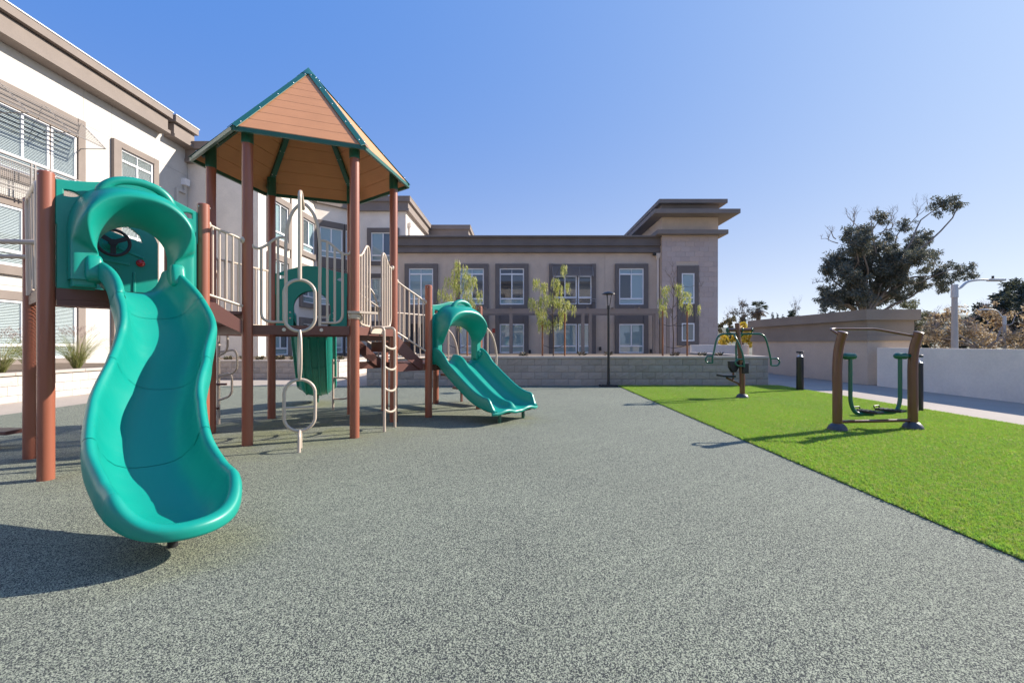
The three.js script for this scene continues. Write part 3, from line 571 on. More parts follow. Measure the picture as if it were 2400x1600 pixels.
function post(p, h, collar) {
  const g = lathe([[0.0, 0], [0.0615, 0], [0.0615, h - 0.012], [0.055, h], [0, h]], 32); g.translate(p[0], -0.02, p[1]);
  const m = mesh('post', g, M.brown, PS);
  const caps = []; for (const a of [0.4, 2.6, 4.6]) { const s = new THREE.SphereGeometry(0.008, 8, 6); s.translate(p[0] + Math.cos(a) * 0.0615, h - 0.06, p[1] + Math.sin(a) * 0.0615); caps.push(s); }
  mesh('screw', merge(caps), M.bolt, m).userData.kind = 'stuff';
  if (collar) mesh('collar', lathe([[0.0635, 3.69], [0.0680, 3.695], [0.0680, 3.99], [0.05, 4.0]], 32).translate(p[0], 0, p[1]), M.greenMetal, m);
}
for (const p of [P1, P2, P3, P4, P5, P6]) post(p, 3.98, true);
for (const p of [L1, L2, L3, L4]) post(p, 2.84);
post(D1, 2.25); post(D3, 2.25); post(D2, 1.97); post(D4, 1.97);

// decks: slotted metal plates on edge beams
function deck(pts, y) {
  const s = new THREE.Shape(pts.map(([x, z]) => new THREE.Vector2(x, -z))), g = new THREE.ShapeGeometry(s); g.rotateX(-Math.PI / 2); g.translate(0, y, 0);
  const d = mesh('deck', g, M.deck, PS), n = pts.length;
  for (let i = 0; i < n; i++) {
    const a = pts[i], b = pts[(i + 1) % n], L = Math.hypot(b[0] - a[0], b[1] - a[1]), ux = (b[0] - a[0]) / L, uz = (b[1] - a[1]) / L, k = 0.063;
    mesh('edge_beam', beam([a[0] + ux * k, y - 0.055, a[1] + uz * k], [b[0] - ux * k, y - 0.055, b[1] - uz * k], 0.04, 0.115), M.brownFlat, d);
  }
}
const hexPts = [P1, P2, P3, P4, P5, P6];
deck(hexPts, Y_HEX); deck([L1, L2, L4, L3], Y_LEFT); deck([D1, D2, D4, D3], Y_RIGHT);
mesh('fascia', box(L1[0] + 0.07, L2[0] - 0.07, Y_LEFT - 0.17, Y_LEFT - 0.115, L1[1] - 0.035, L1[1] + 0.02), M.brownFlat, PS);

// roof
{
  const roof = group('roof', PS), RC = 1.47, YE = 3.78, YA = 5.30, n = 9, ang = [150, 90, 30, -30, -90, 210];
  const P = (deg, t, lift = 0) => { const [x, z] = hexAt(deg, RC * (1 - t)); return [x, lerp(YE, YA, t) + lift, z]; };
  for (let f = 0; f < 6; f++) {
    const a = ang[f], b = ang[(f + 1) % 6];
    const core = (t0, t1, l0, l1) => prism([P(a, t0, l0), P(b, t0, l0), P(b, t1, l0), P(a, t1, l0)], [P(a, t0, l1), P(b, t0, l1), P(b, t1, l1), P(a, t1, l1)]);
    mesh('panel_core', core(0.006, 0.955, 0.012, 0.022), M.plankCore, roof);
    for (let k = 0; k < n; k++) {
      const g = core(k / n * 0.96 + 0.002, (k + 1) / n * 0.96 - 0.0025, 0, 0.034), uv = g.attributes.uv, p = g.attributes.position;
      const ma = (a + b) / 2 + (Math.abs(a - b) > 180 ? 180 : 0), ca = Math.cos(ma * Math.PI / 180), sa = Math.sin(ma * Math.PI / 180);
      for (let i = 0; i < p.count; i++) uv.setXY(i, -p.getX(i) * sa + p.getZ(i) * ca + k * 0.37 + f * 0.5, p.getY(i) * 1.4 + k * 0.21);
      mesh('plank', g, M.plank, roof);
    }
    const A = P(a, 0), Bp = P(b, 0);
    mesh('eave_trim', beam([A[0], A[1] - 0.006, A[2]], [Bp[0], Bp[1] - 0.006, Bp[2]], 0.034, 0.05), M.greenMetal, roof);
    // hip cover: two leaves folded over the ridge, and the rafter below
    const hd = ang[f], perp = [-Math.sin(hd * Math.PI / 180), Math.cos(hd * Math.PI / 180)], w = 0.062, rise = 0.052;
    const q = (t, s, up) => { const c = P(hd, t); return [c[0] + perp[0] * w * s, c[1] + 0.052 - (s ? rise - 0.014 : 0) + up, c[2] + perp[1] * w * s]; };
    const leaf = (s) => prism([q(-0.012, 0, 0), q(-0.012, s, 0), q(0.94, s, 0), q(0.94, 0, 0)], [q(-0.012, 0, 0.008), q(-0.012, s, 0.008), q(0.94, s, 0.008), q(0.94, 0, 0.008)]);
    const hip = mesh('hip_cover', merge([leaf(1), leaf(-1)]), M.greenMetal, roof);
    const c0 = P(hd, 0.08, -0.055), c1 = P(hd, 0.93, -0.055); mesh('rafter', beam(c0, c1, 0.075, 0.06), M.greenMetal, roof);
    const bolts = []; for (const t of [0.05, 0.27, 0.5, 0.72, 0.9]) for (const s of [-0.62, 0.62]) { const c = q(t, s, 0), sp = new THREE.SphereGeometry(0.011, 8, 6); sp.translate(c[0], c[1] + 0.016, c[2]); bolts.push(sp); }
    for (const t of [0.22, 0.42, 0.62]) for (const s of [-1, 1]) { const c = P(hd, t, -0.05), sp = new THREE.SphereGeometry(0.012, 8, 6); sp.translate(c[0] + perp[0] * 0.03 * s, c[1] - 0.035, c[2] + perp[1] * 0.03 * s); bolts.push(sp); }
    mesh('bolt', merge(bolts), M.bolt, roof).userData.kind = 'stuff';
  }
  const cap = new THREE.ConeGeometry(0.165, 0.172, 6); cap.translate(0, 5.283, 0); mesh('apex_cap', plain(cap), M.greenMetal, roof);
}

// rails and climbers made of tan pipe; each in the frame of its own face (x along the face, z outwards)
function face(name, a, b, label) {                            // a, b: posts left and right as seen from outside
  const nx = -(b[1] - a[1]), nz = (b[0] - a[0]); const g = group(name, PS, [(a[0] + b[0]) / 2, 0, (a[1] + b[1]) / 2], Math.atan2(nx, nz));
  if (label) g.userData.label = label; return g;
}
const T = 0.0165;
function knob(g, x, y, z = 0) { mesh('clamp', at(plain(new THREE.SphereGeometry(0.034, 14, 10)).scale(0.8, 1.25, 1), x, y, z), M.tan, g); }
function barSet(g, list, z = 0) { for (const [x, y0, y1] of list) mesh('picket', bar([x, y0, z], [x, y1, z], T * 0.92, 10), M.tan, g); }
{ // front face: barrier with pointed arch, and the loop climber before it
  const g = face('barrier', P1, P2), by = Y_HEX + 0.045;
  for (const s of [-1, 1]) {
    mesh('top_rail', pipe(spline([[s * 0.575, 2.44, 0], [s * 0.50, 2.42, 0], [s * 0.42, 2.46, 0], [s * 0.33, 2.54, 0], [s * 0.26, 2.575, 0], [s * 0.195, 2.575, 0]], 24), T), M.tan, g);
    mesh('bottom_rail', pipe(fillet([[s * 0.47, 2.43, 0], [s * 0.47, by, 0], [s * 0.195, by, 0]], 0.12, 8), T), M.tan, g);
    barSet(g, [[s * 0.375, by, 2.50], [s * 0.285, by, 2.57]]); knob(g, s * 0.575, 2.44);
  }
  mesh('arch', pipe([...spline([[-0.195, 1.43, 0], [-0.195, 2.0, 0], [-0.195, 2.55, 0], [-0.165, 2.78, 0], [-0.095, 2.95, 0], [0, 3.03, 0], [0.095, 2.95, 0], [0.165, 2.78, 0], [0.195, 2.55, 0], [0.195, 2.0, 0], [0.195, 1.43, 0]], 60)], 0.020, 12), M.tan, g);
  const bolts = []; for (const s of [-1, 1]) { const c = new THREE.CylinderGeometry(0.022, 0.022, 0.02, 14); c.rotateX(Math.PI / 2); c.translate(s * 0.215, Y_HEX - 0.05, 0.03); bolts.push(c); } mesh('bolt', merge(bolts), M.bolt, g).userData.kind = 'stuff';
}
{
  const g = face('loop_climber', P1, P2, 'loop climber of tan pipe with two oval rings'), z = 0.52;
  const oval = (yc, h, w) => { const p = [], n = 40, s = h - w; for (let k = 0; k < n; k++) { const a = k / n * Math.PI * 2; p.push(V(Math.cos(a) * w, yc + Math.sin(a) * w + Math.sign(Math.sin(a)) * s, z)); } return p; };
  mesh('pole', pipe(fillet([[0, 2.96, 0.0], [0, 3.0, 0.10], [0, 3.07, 0.35], [0, 3.02, z], [0, 1.99, z]], 0.08, 6), 0.0225, 12), M.tan, g);
  mesh('ring', pipe(oval(1.69, 0.30, 0.165), 0.0185, 12, true), M.tan, g); mesh('ring', pipe(oval(0.525, 0.30, 0.165), 0.0185, 12, true), M.tan, g);
  for (const s of [-1, 1]) mesh('link', pipe(spline([[0, 1.40, z + s * 0.01], [s * 0.012, 1.3, z + s * 0.05], [s * 0.018, 1.12, z + s * 0.085], [s * 0.012, 0.93, z + s * 0.05], [0, 0.83, z + s * 0.01]], 18), 0.017, 10), M.tan, g);
  mesh('rung', bar([-0.165, 0.50, z], [0.165, 0.50, z], 0.0135), M.tan, g);
  for (const s of [-1, 1]) mesh('leg', pipe(fillet([[0, 0.23, z], [0, 0.19, z + s * 0.09], [0, -0.02, z + s * 0.12]], 0.05), 0.0185, 12), M.tan, g);
}
{ // face towards the lawn: gate posts of pipe and a rung ladder
  const g = face('barrier', P2, P3), by = Y_HEX + 0.06;
  for (const s of [-1, 1]) {
    mesh('frame', pipe(spline([[s * 0.565, 2.44, 0], [s * 0.51, 2.43, 0], [s * 0.44, 2.45, 0], [s * 0.36, 2.53, 0], [s * 0.29, 2.60, 0], [s * 0.235, 2.60, 0], [s * 0.205, 2.53, 0], [s * 0.20, 2.2, 0], [s * 0.20, 1.8, 0], [s * 0.20, 1.56, 0], [s * 0.215, 1.49, 0], [s * 0.27, by - 0.04, 0], [s * 0.38, by - 0.03, 0], [s * 0.46, by - 0.01, 0], [s * 0.505, by + 0.08, 0], [s * 0.51, by + 0.3, 0], [s * 0.51, 2.43, 0]], 100), T), M.tan, g);
    barSet(g, [[s * 0.28, by - 0.04, 2.60], [s * 0.36, by - 0.03, 2.53], [s * 0.435, by - 0.01, 2.45]]); knob(g, s * 0.565, 2.44);
  }
}
{
  const g = face('ladder', P2, P3, 'tan pipe ladder with curved rungs');
  mesh('mounting_plate', at(bevelBox(0.46, 0.09, 0.02, 0.004), 0, Y_HEX - 0.04, 0.034), M.tan, g);
  for (const s of [-1, 1]) mesh('rail', pipe(fillet([[s * 0.18, Y_HEX - 0.02, 0.03], [s * 0.18, Y_HEX + 0.005, 0.06], [s * 0.18, Y_HEX + 0.01, 0.21], [s * 0.18, 1.2, 0.215], [s * 0.18, -0.02, 0.215]], 0.11, 10), 0.019, 12), M.tan, g);
  for (const y of [1.19, 0.89, 0.585, 0.285]) mesh('rung', pipe(spline([[-0.18, y + 0.03, 0.215], [-0.15, y + 0.005, 0.235], [-0.07, y - 0.02, 0.25], [0.07, y - 0.02, 0.25], [0.15, y + 0.005, 0.235], [0.18, y + 0.03, 0.215]], 20), 0.0165, 10), M.tan, g);
}
{ // small tan shelf clamped to the near post
  const g = group('hand_shelf', PS, [P2[0], 1.62, P2[1]], -0.35); g.userData.label = 'small tan shelf clamped to a post';
  mesh('clamp', lathe([[0.064, -0.05], [0.078, -0.05], [0.082, 0.0], [0.078, 0.02], [0.064, 0.02]], 24), M.tan, g);
  mesh('plate', prism([[-0.10, 0.022, 0.06], [0.04, 0.022, 0.12], [0.30, 0.022, 0.03], [0.26, 0.022, -0.12], [-0.06, 0.022, -0.10]], [[-0.10, 0.05, 0.06], [0.04, 0.05, 0.12], [0.30, 0.05, 0.03], [0.26, 0.05, -0.12], [-0.06, 0.05, -0.10]]), M.tan, g);
}
function fence(name, a, b, yA, yB, h, n) {                    // plain barrier between two posts with sloping rails
  const g = face(name, a, b), w = Math.hypot(b[0] - a[0], b[1] - a[1]) / 2 - 0.06;
  mesh('top_rail', pipe(spline([[-w, yA + h, 0], [-w * 0.5, lerp(yA, yB, 0.25) + h - 0.005, 0], [0, lerp(yA, yB, 0.5) + h, 0], [w * 0.6, lerp(yA, yB, 0.8) + h + 0.005, 0], [w, yB + h, 0]], 16), T), M.tan, g);
  mesh('bottom_rail', bar([-w, yA + 0.06, 0], [w, yB + 0.06, 0], T), M.tan, g);
  for (let k = 0; k < n; k++) { const t = (k + 0.5) / n, x = lerp(-w, w, t), y = lerp(yA, yB, t); mesh('picket', bar([x, y + 0.06, 0], [x, y + h, 0], 0.0125), M.tan, g); }
  knob(g, -w - 0.005, yA + h); knob(g, w + 0.005, yB + h); return g;
}
fence('barrier', P5, P6, Y_HEX, Y_HEX, 0.97, 9);
// step between the left deck and the hexagon
{
  const g = group('step', PS); g.userData.label = 'brown step between the left deck and the tower';
  const x0 = L2[0] + 0.0, x1 = P1[0];
  mesh('tread', box(x0 - 0.03, x1 + 0.02, 1.60, 1.635, -0.55, 0.60), M.brownFlat, g); mesh('riser', box(x1 + 0.0, x1 + 0.03, 1.475, 1.60, -0.5, 0.55), M.brownFlat, g);
  for (const z of [0.64, -0.60]) mesh('side_panel', prism([[x0 + 0.05, 1.55, z - 0.012], [x1 - 0.07, 1.37, z - 0.012], [x1 - 0.07, 1.52, z - 0.012], [x0 + 0.05, 1.78, z - 0.012]], [[x0 + 0.05, 1.55, z + 0.012], [x1 - 0.07, 1.37, z + 0.012], [x1 - 0.07, 1.52, z + 0.012], [x0 + 0.05, 1.78, z + 0.012]]), M.brownFlat, g);
}
fence('handrail', L2, P1, 1.74, 1.64, 0.86, 5); fence('handrail', P6, L4, 1.64, 1.74, 0.86, 5);
{
  const g = face('handrail', P6, L4); const w = 0.2;
  mesh('grab_loop', pipe(spline([[w, 1.72, 0.05], [w + 0.03, 2.3, 0.08], [w - 0.02, 2.72, 0.06], [-0.06, 2.76, 0.05], [-w + 0.02, 2.70, 0.06], [-w, 2.3, 0.08], [-w + 0.02, 1.66, 0.05]], 40), T), M.tan, g);
}
// stairs between the hexagon and the right deck
{
  const g = group('stairs', PS); g.userData.label = 'dark brown stairs down to the lower deck';
  const x0 = P3[0], x1 = D1[0];
  for (const [k, y] of [[0, 1.28], [1, 1.09]]) { const a = lerp(x0, x1, k / 2) + 0.02, b = lerp(x0, x1, (k + 1) / 2) + 0.02; const t = new THREE.PlaneGeometry(b - a, 1.12); t.rotateX(-Math.PI / 2); t.translate((a + b) / 2, y, 0.05); const uv = t.attributes.uv; for (let i = 0; i < 4; i++) uv.setXY(i, uv.getX(i) * (b - a), uv.getY(i) * 1.12); mesh('tread', t, M.deck, g); mesh('riser', box(a - 0.006, a + 0.006, y + 0.004, y + 0.185, -0.5, 0.6), M.brownFlat, g); }
  for (const z of [0.63, -0.56]) {
    const q = (zz) => [[x0 + 0.07, 1.10, zz], [x1 - 0.10, 0.80, zz], [x1 - 0.07, 0.80, zz], [x1 - 0.07, 0.97, zz], [x1 - 0.16, 1.02, zz], [x0 + 0.07, 1.36, zz]];
    mesh('stringer', prism(q(z - 0.013), q(z + 0.013)), M.brownFlat, g);
    mesh('fascia', box(x0 + 0.07, x1 - 0.06, 0.79, 0.92, z - 0.035, z - 0.015), M.brownFlat, g);
  }
}
fence('handrail', P3, D1, 1.36, 1.06, 0.88, 6);
{
  const g = fence('handrail', D3, P4, 1.06, 1.36, 0.82, 6);
  mesh('grab_loop', pipe(spline([[-0.22, 1.0, 0.05], [-0.24, 1.7, 0.06], [-0.14, 2.15, 0.06], [0.0, 2.28, 0.06], [0.13, 2.15, 0.06], [0.2, 1.7, 0.06], [0.20, 1.2, 0.05]], 40), T), M.tan, g);
}
// lower deck, far side: steps to the ground with bowed handrails
{
  const g = face('access_steps', D2, D4, 'low access steps with bowed tan handrails');
  mesh('tread', at(bevelBox(1.06, 0.05, 0.34, 0.01), 0, 0.60, 0.22), M.brownFlat, g); mesh('tread', at(bevelBox(1.06, 0.05, 0.34, 0.01), 0, 0.30, 0.55), M.brownFlat, g);
  for (const s of [-1, 1]) {
    mesh('leg', box(s * 0.42 - 0.02, s * 0.42 + 0.02, -0.02, 0.28, 0.53, 0.57), M.brownFlat, g); mesh('hanger', beam([s * 0.42, 0.83, 0.05], [s * 0.42, 0.28, 0.62], 0.02, 0.05), M.brownFlat, g);
    mesh('handrail', pipe(spline([[s * 0.56, 1.72, 0.03], [s * 0.56, 1.58, 0.22], [s * 0.56, 1.42, 0.42], [s * 0.56, 1.12, 0.55], [s * 0.56, 0.80, 0.56], [s * 0.56, 0.5, 0.48]], 30), 0.02), M.tan, g);
    mesh('handrail', bar([s * 0.56, 1.05, 0.03], [s * 0.56, 0.72, 0.55], 0.018), M.tan, g);
    barSet(g, []); mesh('picket', bar([s * 0.56, 0.7, 0.30], [s * 0.56, 1.52, 0.30], 0.0155), M.tan, g);
  }
}
fence('barrier', D4, D3, Y_RIGHT, Y_RIGHT, 0.92, 8);
{ const g = group('hand_loop', PS, [1.15, 0, -1.35]); g.userData.label = 'tan hand loop on a thin pole'; mesh('pole', bar([0, -0.02, 0], [0, 0.95, 0], 0.02), M.tan, g); mesh('loop', pipe(fillet([[0, 0.20, 0], [0.22, 0.20, 0.18], [0.28, 0.42, 0.22], [0.2, 0.6, 0.16], [0, 0.6, 0]], 0.12, 8), 0.016), M.tan, g); }
{ // wavy pole climber behind the tower
  const g = group('wave_climber', PS, [-0.755, 0, -1.303], -0.9); g.userData.label = 'tan pole climber with step loops';
  mesh('pole', pipe(fillet([[0, -0.02, 0], [0, 2.3, 0], [0.0, 2.42, 0.2], [0.0, 2.4, 0.4]], 0.1), 0.024, 12), M.tan, g);
  for (const [y, s, w] of [[1.30, 1, 0.15], [0.98, 1, 0.30], [0.62, 1, 0.22]]) mesh('loop', pipe(fillet([[0, y + 0.13, 0], [s * w * 0.85, y + 0.17, 0.02], [s * w, y + 0.10, 0.02], [s * w, y - 0.12, 0.02], [s * w * 0.8, y - 0.19, 0.02], [0, y - 0.25, 0]], 0.07, 6), 0.0165), M.tan, g);
  mesh('foot_peg', at(bevelBox(0.16, 0.03, 0.05, 0.006), 0.06, 0.62, 0.03), M.brownFlat, g); mesh('foot_peg', at(bevelBox(0.16, 0.03, 0.05, 0.006), -0.06, 0.25, 0.03), M.brownFlat, g);
}

// ---------------------------------------------------------------- slide parts
// entrance hood between two posts, in the frame of its face with y = 0 at the deck
function hood(g, mat, wide) {
  const wi = wide ? 0.44 : 0.30, tp = 0.68;
  const s = new THREE.Shape();
  s.moveTo(-0.545, 0.0); s.lineTo(-wi, 0.0); s.lineTo(-wi, 0.36); s.bezierCurveTo(-wi, 0.56, -wi * 0.53, tp, 0, tp); s.bezierCurveTo(wi * 0.53, tp, wi, 0.56, wi, 0.36); s.lineTo(wi, 0.0); s.lineTo(0.545, 0.0);
  s.lineTo(0.545, 0.58); s.lineTo(0.553, 0.60); s.lineTo(0.553, 0.93); s.bezierCurveTo(0.45, 0.97, 0.33, 1.02, 0.24, 1.05); s.bezierCurveTo(0.12, 1.10, -0.12, 1.10, -0.24, 1.05); s.bezierCurveTo(-0.33, 1.02, -0.45, 1.0, -0.553, 0.99); s.lineTo(-0.553, 0.60); s.lineTo(-0.545, 0.58); s.closePath();
  for (const k of [-1, 1]) { const h = new THREE.Path(); h.moveTo(k * 0.515, 0.85); h.bezierCurveTo(k * 0.46, 0.84, k * 0.41, 0.855, k * 0.38, 0.885); h.bezierCurveTo(k * 0.41, 0.925, k * 0.46, 0.935, k * 0.515, 0.92); h.closePath(); s.holes.push(h); }
  const pl = new THREE.ExtrudeGeometry(s, { depth: 0.035, bevelEnabled: true, bevelSize: 0.010, bevelThickness: 0.012, bevelSegments: 3, curveSegments: 14 }); pl.translate(0, 0, -0.02);
  mesh('panel', uvBox(pl), mat, g);
  // moulded surround: square-shouldered cheeks below, flaring into an overhanging visor above
  const N = 84, y0 = 0.07;
  const arch = (t, w, ys, top, pw) => { const side = 0.26; if (t < side) return [-w, lerp(y0, ys, t / side)]; if (t > 1 - side) return [w, lerp(y0, ys, (1 - t) / side)]; const a = (t - side) / (1 - 2 * side) * Math.PI; return [-w * Math.sign(Math.cos(a)) * Math.pow(Math.abs(Math.cos(a)), pw), ys + (top - ys) * Math.pow(Math.sin(a), pw)]; };
  const low = [[0, -0.02], [0, 0.5], [0.01, 0.86], [0.05, 0.97], [0.14, 1.0], [0.5, 1.0], [0.80, 1.0], [0.92, 0.96], [0.98, 0.84], [1.0, 0.5], [1.0, 0]];
  const high = [[0, -0.02], [0.07, 0.22], [0.26, 0.55], [0.50, 0.84], [0.66, 0.965], [0.74, 1.0], [0.81, 0.975], [0.875, 0.86], [0.94, 0.58], [0.985, 0.28], [1.03, 0]];
  const cache = new Map(), section = (k) => { if (!cache.has(k)) cache.set(k, spline(low.map(([m, z], i) => [lerp(m, high[i][0], k), 0, lerp(z, high[i][1], k)]), 44)); return cache.get(k); };
  const wB = wide ? 0.535 : 0.485, yB = wide ? 0.50 : 0.50, pLow = wide ? 0.11 : 0.20, pHigh = wide ? 0.34 : 0.40;
  const vis = grid(N + 1, 45, (i, j) => {
    const t = i / N, k = sstep(0.21, 0.34, t) * sstep(0.21, 0.34, 1 - t), q = section(k)[j];
    const A = arch(t, wi - 0.015, 0.36, tp - 0.02, 1), B = arch(t, wB, yB, 1.045, wide ? 0.80 : 0.86), p = lerp(pLow, pHigh, k);
    const o = V(lerp(A[0], B[0], q.x), lerp(A[1], B[1], q.x) - 0.06 * k * q.z * q.z, 0.018 + q.z * p); o.u = t * 1.9; o.v = j / 44 * 0.8; return o;
  });
  mesh('visor', vis, mat, g);
  for (const k of [-1, 1]) {                                  // shoulders that take the slide's rims
    if (wide) { mesh('rim_sleeve', at(blob(0.115, 0.13, 0.15), k * 0.50, 0.155, 0.10), mat, g); mesh('lower_bracket', at(bevelBox(0.09, 0.16, 0.10, 0.02), k * 0.50, 0.07, 0.05), mat, g); }
    else { mesh('rim_sleeve', at(blob(0.14, 0.26, 0.21), k * 0.325, 0.175, 0.165, 0, -0.25), mat, g); mesh('lower_bracket', at(bevelBox(0.17, 0.16, 0.17, 0.02), k * 0.385, 0.082, 0.105), mat, g); }
  }
  const hw = wide ? 0.24 : 0.28, hz = wide ? 0.16 : 0.19;
  const hp = spline([[-hw, 0.84, hz - 0.03], [-hw * 0.93, 0.955, hz - 0.01], [-hw * 0.62, 1.045, hz], [0, 1.085, hz], [hw * 0.62, 1.045, hz], [hw * 0.93, 0.955, hz - 0.01], [hw, 0.84, hz - 0.03]], 40);
  mesh('handle', pipe(hp, (t) => 0.038 + 0.020 * Math.pow(Math.abs(2 * t - 1), 2), 16), mat, g);
  const bl = []; for (const k of [-1, 1]) for (const y of [0.30, 0.20]) { const c = new THREE.SphereGeometry(0.016, 10, 8); c.scale(1, 1, 0.5); c.translate(k * (wide ? 0.49 : 0.34), y, -0.034); bl.push(c); } mesh('bolt', merge(bl), M.bolt, g).userData.kind = 'stuff';
}
// sweep of a closed cross-section along a path; frame at each sample
function frames(path, n) {
  const c = new THREE.CatmullRomCurve3(path.map((p) => V(...p)), false, 'centripetal'), L = c.getLength(), out = [];
  for (let i = 0; i <= n; i++) { const p = c.getPointAt(i / n), t = c.getTangentAt(i / n), lat = V(t.z, 0, -t.x).normalize(), up = t.clone().cross(lat).normalize(); if (up.y < 0) up.negate(); out.push({ p, t, lat, up, s: i / n * L }); }
  return out;
}
const halfProfile = [[0, 0], [0.08, 0.004], [0.145, 0.018], [0.20, 0.048], [0.243, 0.098], [0.272, 0.155], [0.287, 0.205], [0.293, 0.232], [0.299, 0.252], [0.310, 0.268], [0.326, 0.277], [0.343, 0.278], [0.359, 0.270], [0.371, 0.255], [0.378, 0.233], [0.380, 0.20], [0.379, 0.15], [0.374, 0.118], [0.364, 0.110], [0.352, 0.114], [0.335, 0.118], [0.302, 0.075], [0.258, 0.02], [0.195, -0.02], [0.11, -0.042], [0, -0.05]];
const fullProfile = (() => { const top = halfProfile.slice(0, 26); const r = top.map((p) => [...p]), l = top.slice(1, 25).reverse().map(([q, h]) => [-q, h]); return [...r, ...l]; })();
function sweepPart(fr, i0, i1, prof, shape) {                  // shape(i, q, h) -> [q, h, shift along the path]
  const g = grid(i1 - i0 + 1, prof.length, (i, j) => {
    const f = fr[i0 + i], [q, h, d] = shape(i0 + i, prof[j][0], prof[j][1]), o = f.p.clone().addScaledVector(f.lat, q).addScaledVector(f.up, h).addScaledVector(f.t, d || 0);
    o.u = j / prof.length * 1.6; o.v = f.s; return o;
  }, true);
  return g;
}
// single slide: swept sections with a rounded run-out
function singleSlide(g, path, seams, mat, rimAt, widAt) {
  const n = 96, fr = frames(path, n), scaleH = (i) => rimAt(i / n);
  const wid = widAt || (() => 1), shape = (i, q, h) => [q * wid(i / n), h > 0 ? h * scaleH(i) : h, 0];
  let prev = 0; const cuts = [...seams.map((t) => Math.round(t * n)), n];
  cuts.forEach((c, k) => { mesh('slide_section', sweepPart(fr.map((f, i) => (i === c && c < n) ? { ...f, p: f.p.clone().addScaledVector(f.t, -0.005) } : f), prev, c, fullProfile, shape), mat, g); prev = c; });
  // joint flange just under each seam
  for (const c of cuts.slice(0, -1)) { const f0 = fr[c]; const two = [-1, 1].map((d) => ({ ...f0, p: f0.p.clone().addScaledVector(f0.t, d * 0.02) })); mesh('flange', sweepPart(two, 0, 1, fullProfile, (i, q, h) => [q * 0.985 * wid(c / n), (h > 0 ? h * scaleH(c) : h) - 0.010, 0]), mat, g); }
  // run-out: half section turned about the end
  const f = fr[n], hp = halfProfile, m = 40, r1 = scaleH(n);
  const end = grid(m + 1, hp.length, (i, j) => {
    const a = i / m * Math.PI, [q0, h] = hp[j], q = q0 * wid(1), k = Math.sin(a), hs = lerp(1, 0.50, sstep(0, 1, k)), up = f.up.clone().lerp(V(0, 1, 0), k).normalize();
    const o = f.p.clone().addScaledVector(f.lat, q * Math.cos(a)).addScaledVector(f.t, q * k * 1.12).addScaledVector(up, (h > 0 ? h * r1 * hs : h));
    if (h > 0 && k > 0) o.addScaledVector(V(0, 1, 0), 0.02 * k * sstep(0.1, 0.38, q));
    o.u = q; o.v = a * 0.4; return o;
  });
  mesh('run_out', end, mat, g); return fr;
}
function slideLeg(g, x, z, y1, mat) { mesh('leg', merge([cyl(0.028, 0.028, -0.02, y1, x, z, 16), at(bevelBox(0.16, 0.015, 0.12, 0.003), x, y1 - 0.01, z)]), mat, g); }
{ // left: tall curved slide
  const g = group('curved_slide', PS); g.userData.label = 'tall curved green slide nearest the camera';
  const path = [[-2.19, Y_LEFT - 0.005, 0.66], [-2.165, Y_LEFT - 0.03, 0.86], [-2.10, 1.47, 1.17], [-2.10, 1.14, 1.56], [-2.25, 0.84, 2.03], [-2.42, 0.56, 2.45], [-2.51, 0.32, 2.86], [-2.51, 0.20, 3.15], [-2.50, 0.165, 3.31]];
  singleSlide(g, path, [0.19, 0.52, 0.80], M.green, (t) => 0.95 + 0.22 * Math.sin(t * 3.1), (t) => lerp(0.86, 0.98, sstep(0.02, 0.16, t)) - 0.08 * sstep(0.25, 0.5, t));
  slideLeg(g, -2.50, 3.28, 0.13, M.black);
  hood(group('slide_hood', PS, [-2.18, Y_LEFT, 0.70]), M.green);
}
{ // back: slide going away from the camera, seen from below
  const b = face('back_slide', P5, P4, 'green slide on the far side of the tower'); b.position.y = 0;
  const nx = 0.5, nz = -0.866; b.rotation.y = Math.atan2(nx, nz);
  const path = [[0, Y_HEX - 0.005, -0.03], [0, Y_HEX - 0.03, 0.16], [0, 1.18, 0.48], [0, 0.84, 0.90], [0, 0.50, 1.32], [0, 0.27, 1.66], [0, 0.20, 1.95]];
  const fr = singleSlide(b, path, [0.5], M.green, () => 1);
  for (const q of [-0.2, -0.07, 0.07, 0.2]) { const l = fr.filter((f, i) => i > 10 && i % 4 === 0).map((f) => f.p.clone().addScaledVector(f.lat, q).addScaledVector(f.up, -0.055 + (Math.abs(q) > 0.1 ? 0.028 : 0))); mesh('rib', pipe(l, 0.016, 8), M.green, b); }
  slideLeg(b, 0, 2.0, 0.16, M.greenMetal);
  const h = face('slide_hood', P5, P4); h.rotation.y = Math.atan2(nx, nz); h.position.y = Y_HEX; hood(h, M.green);
}
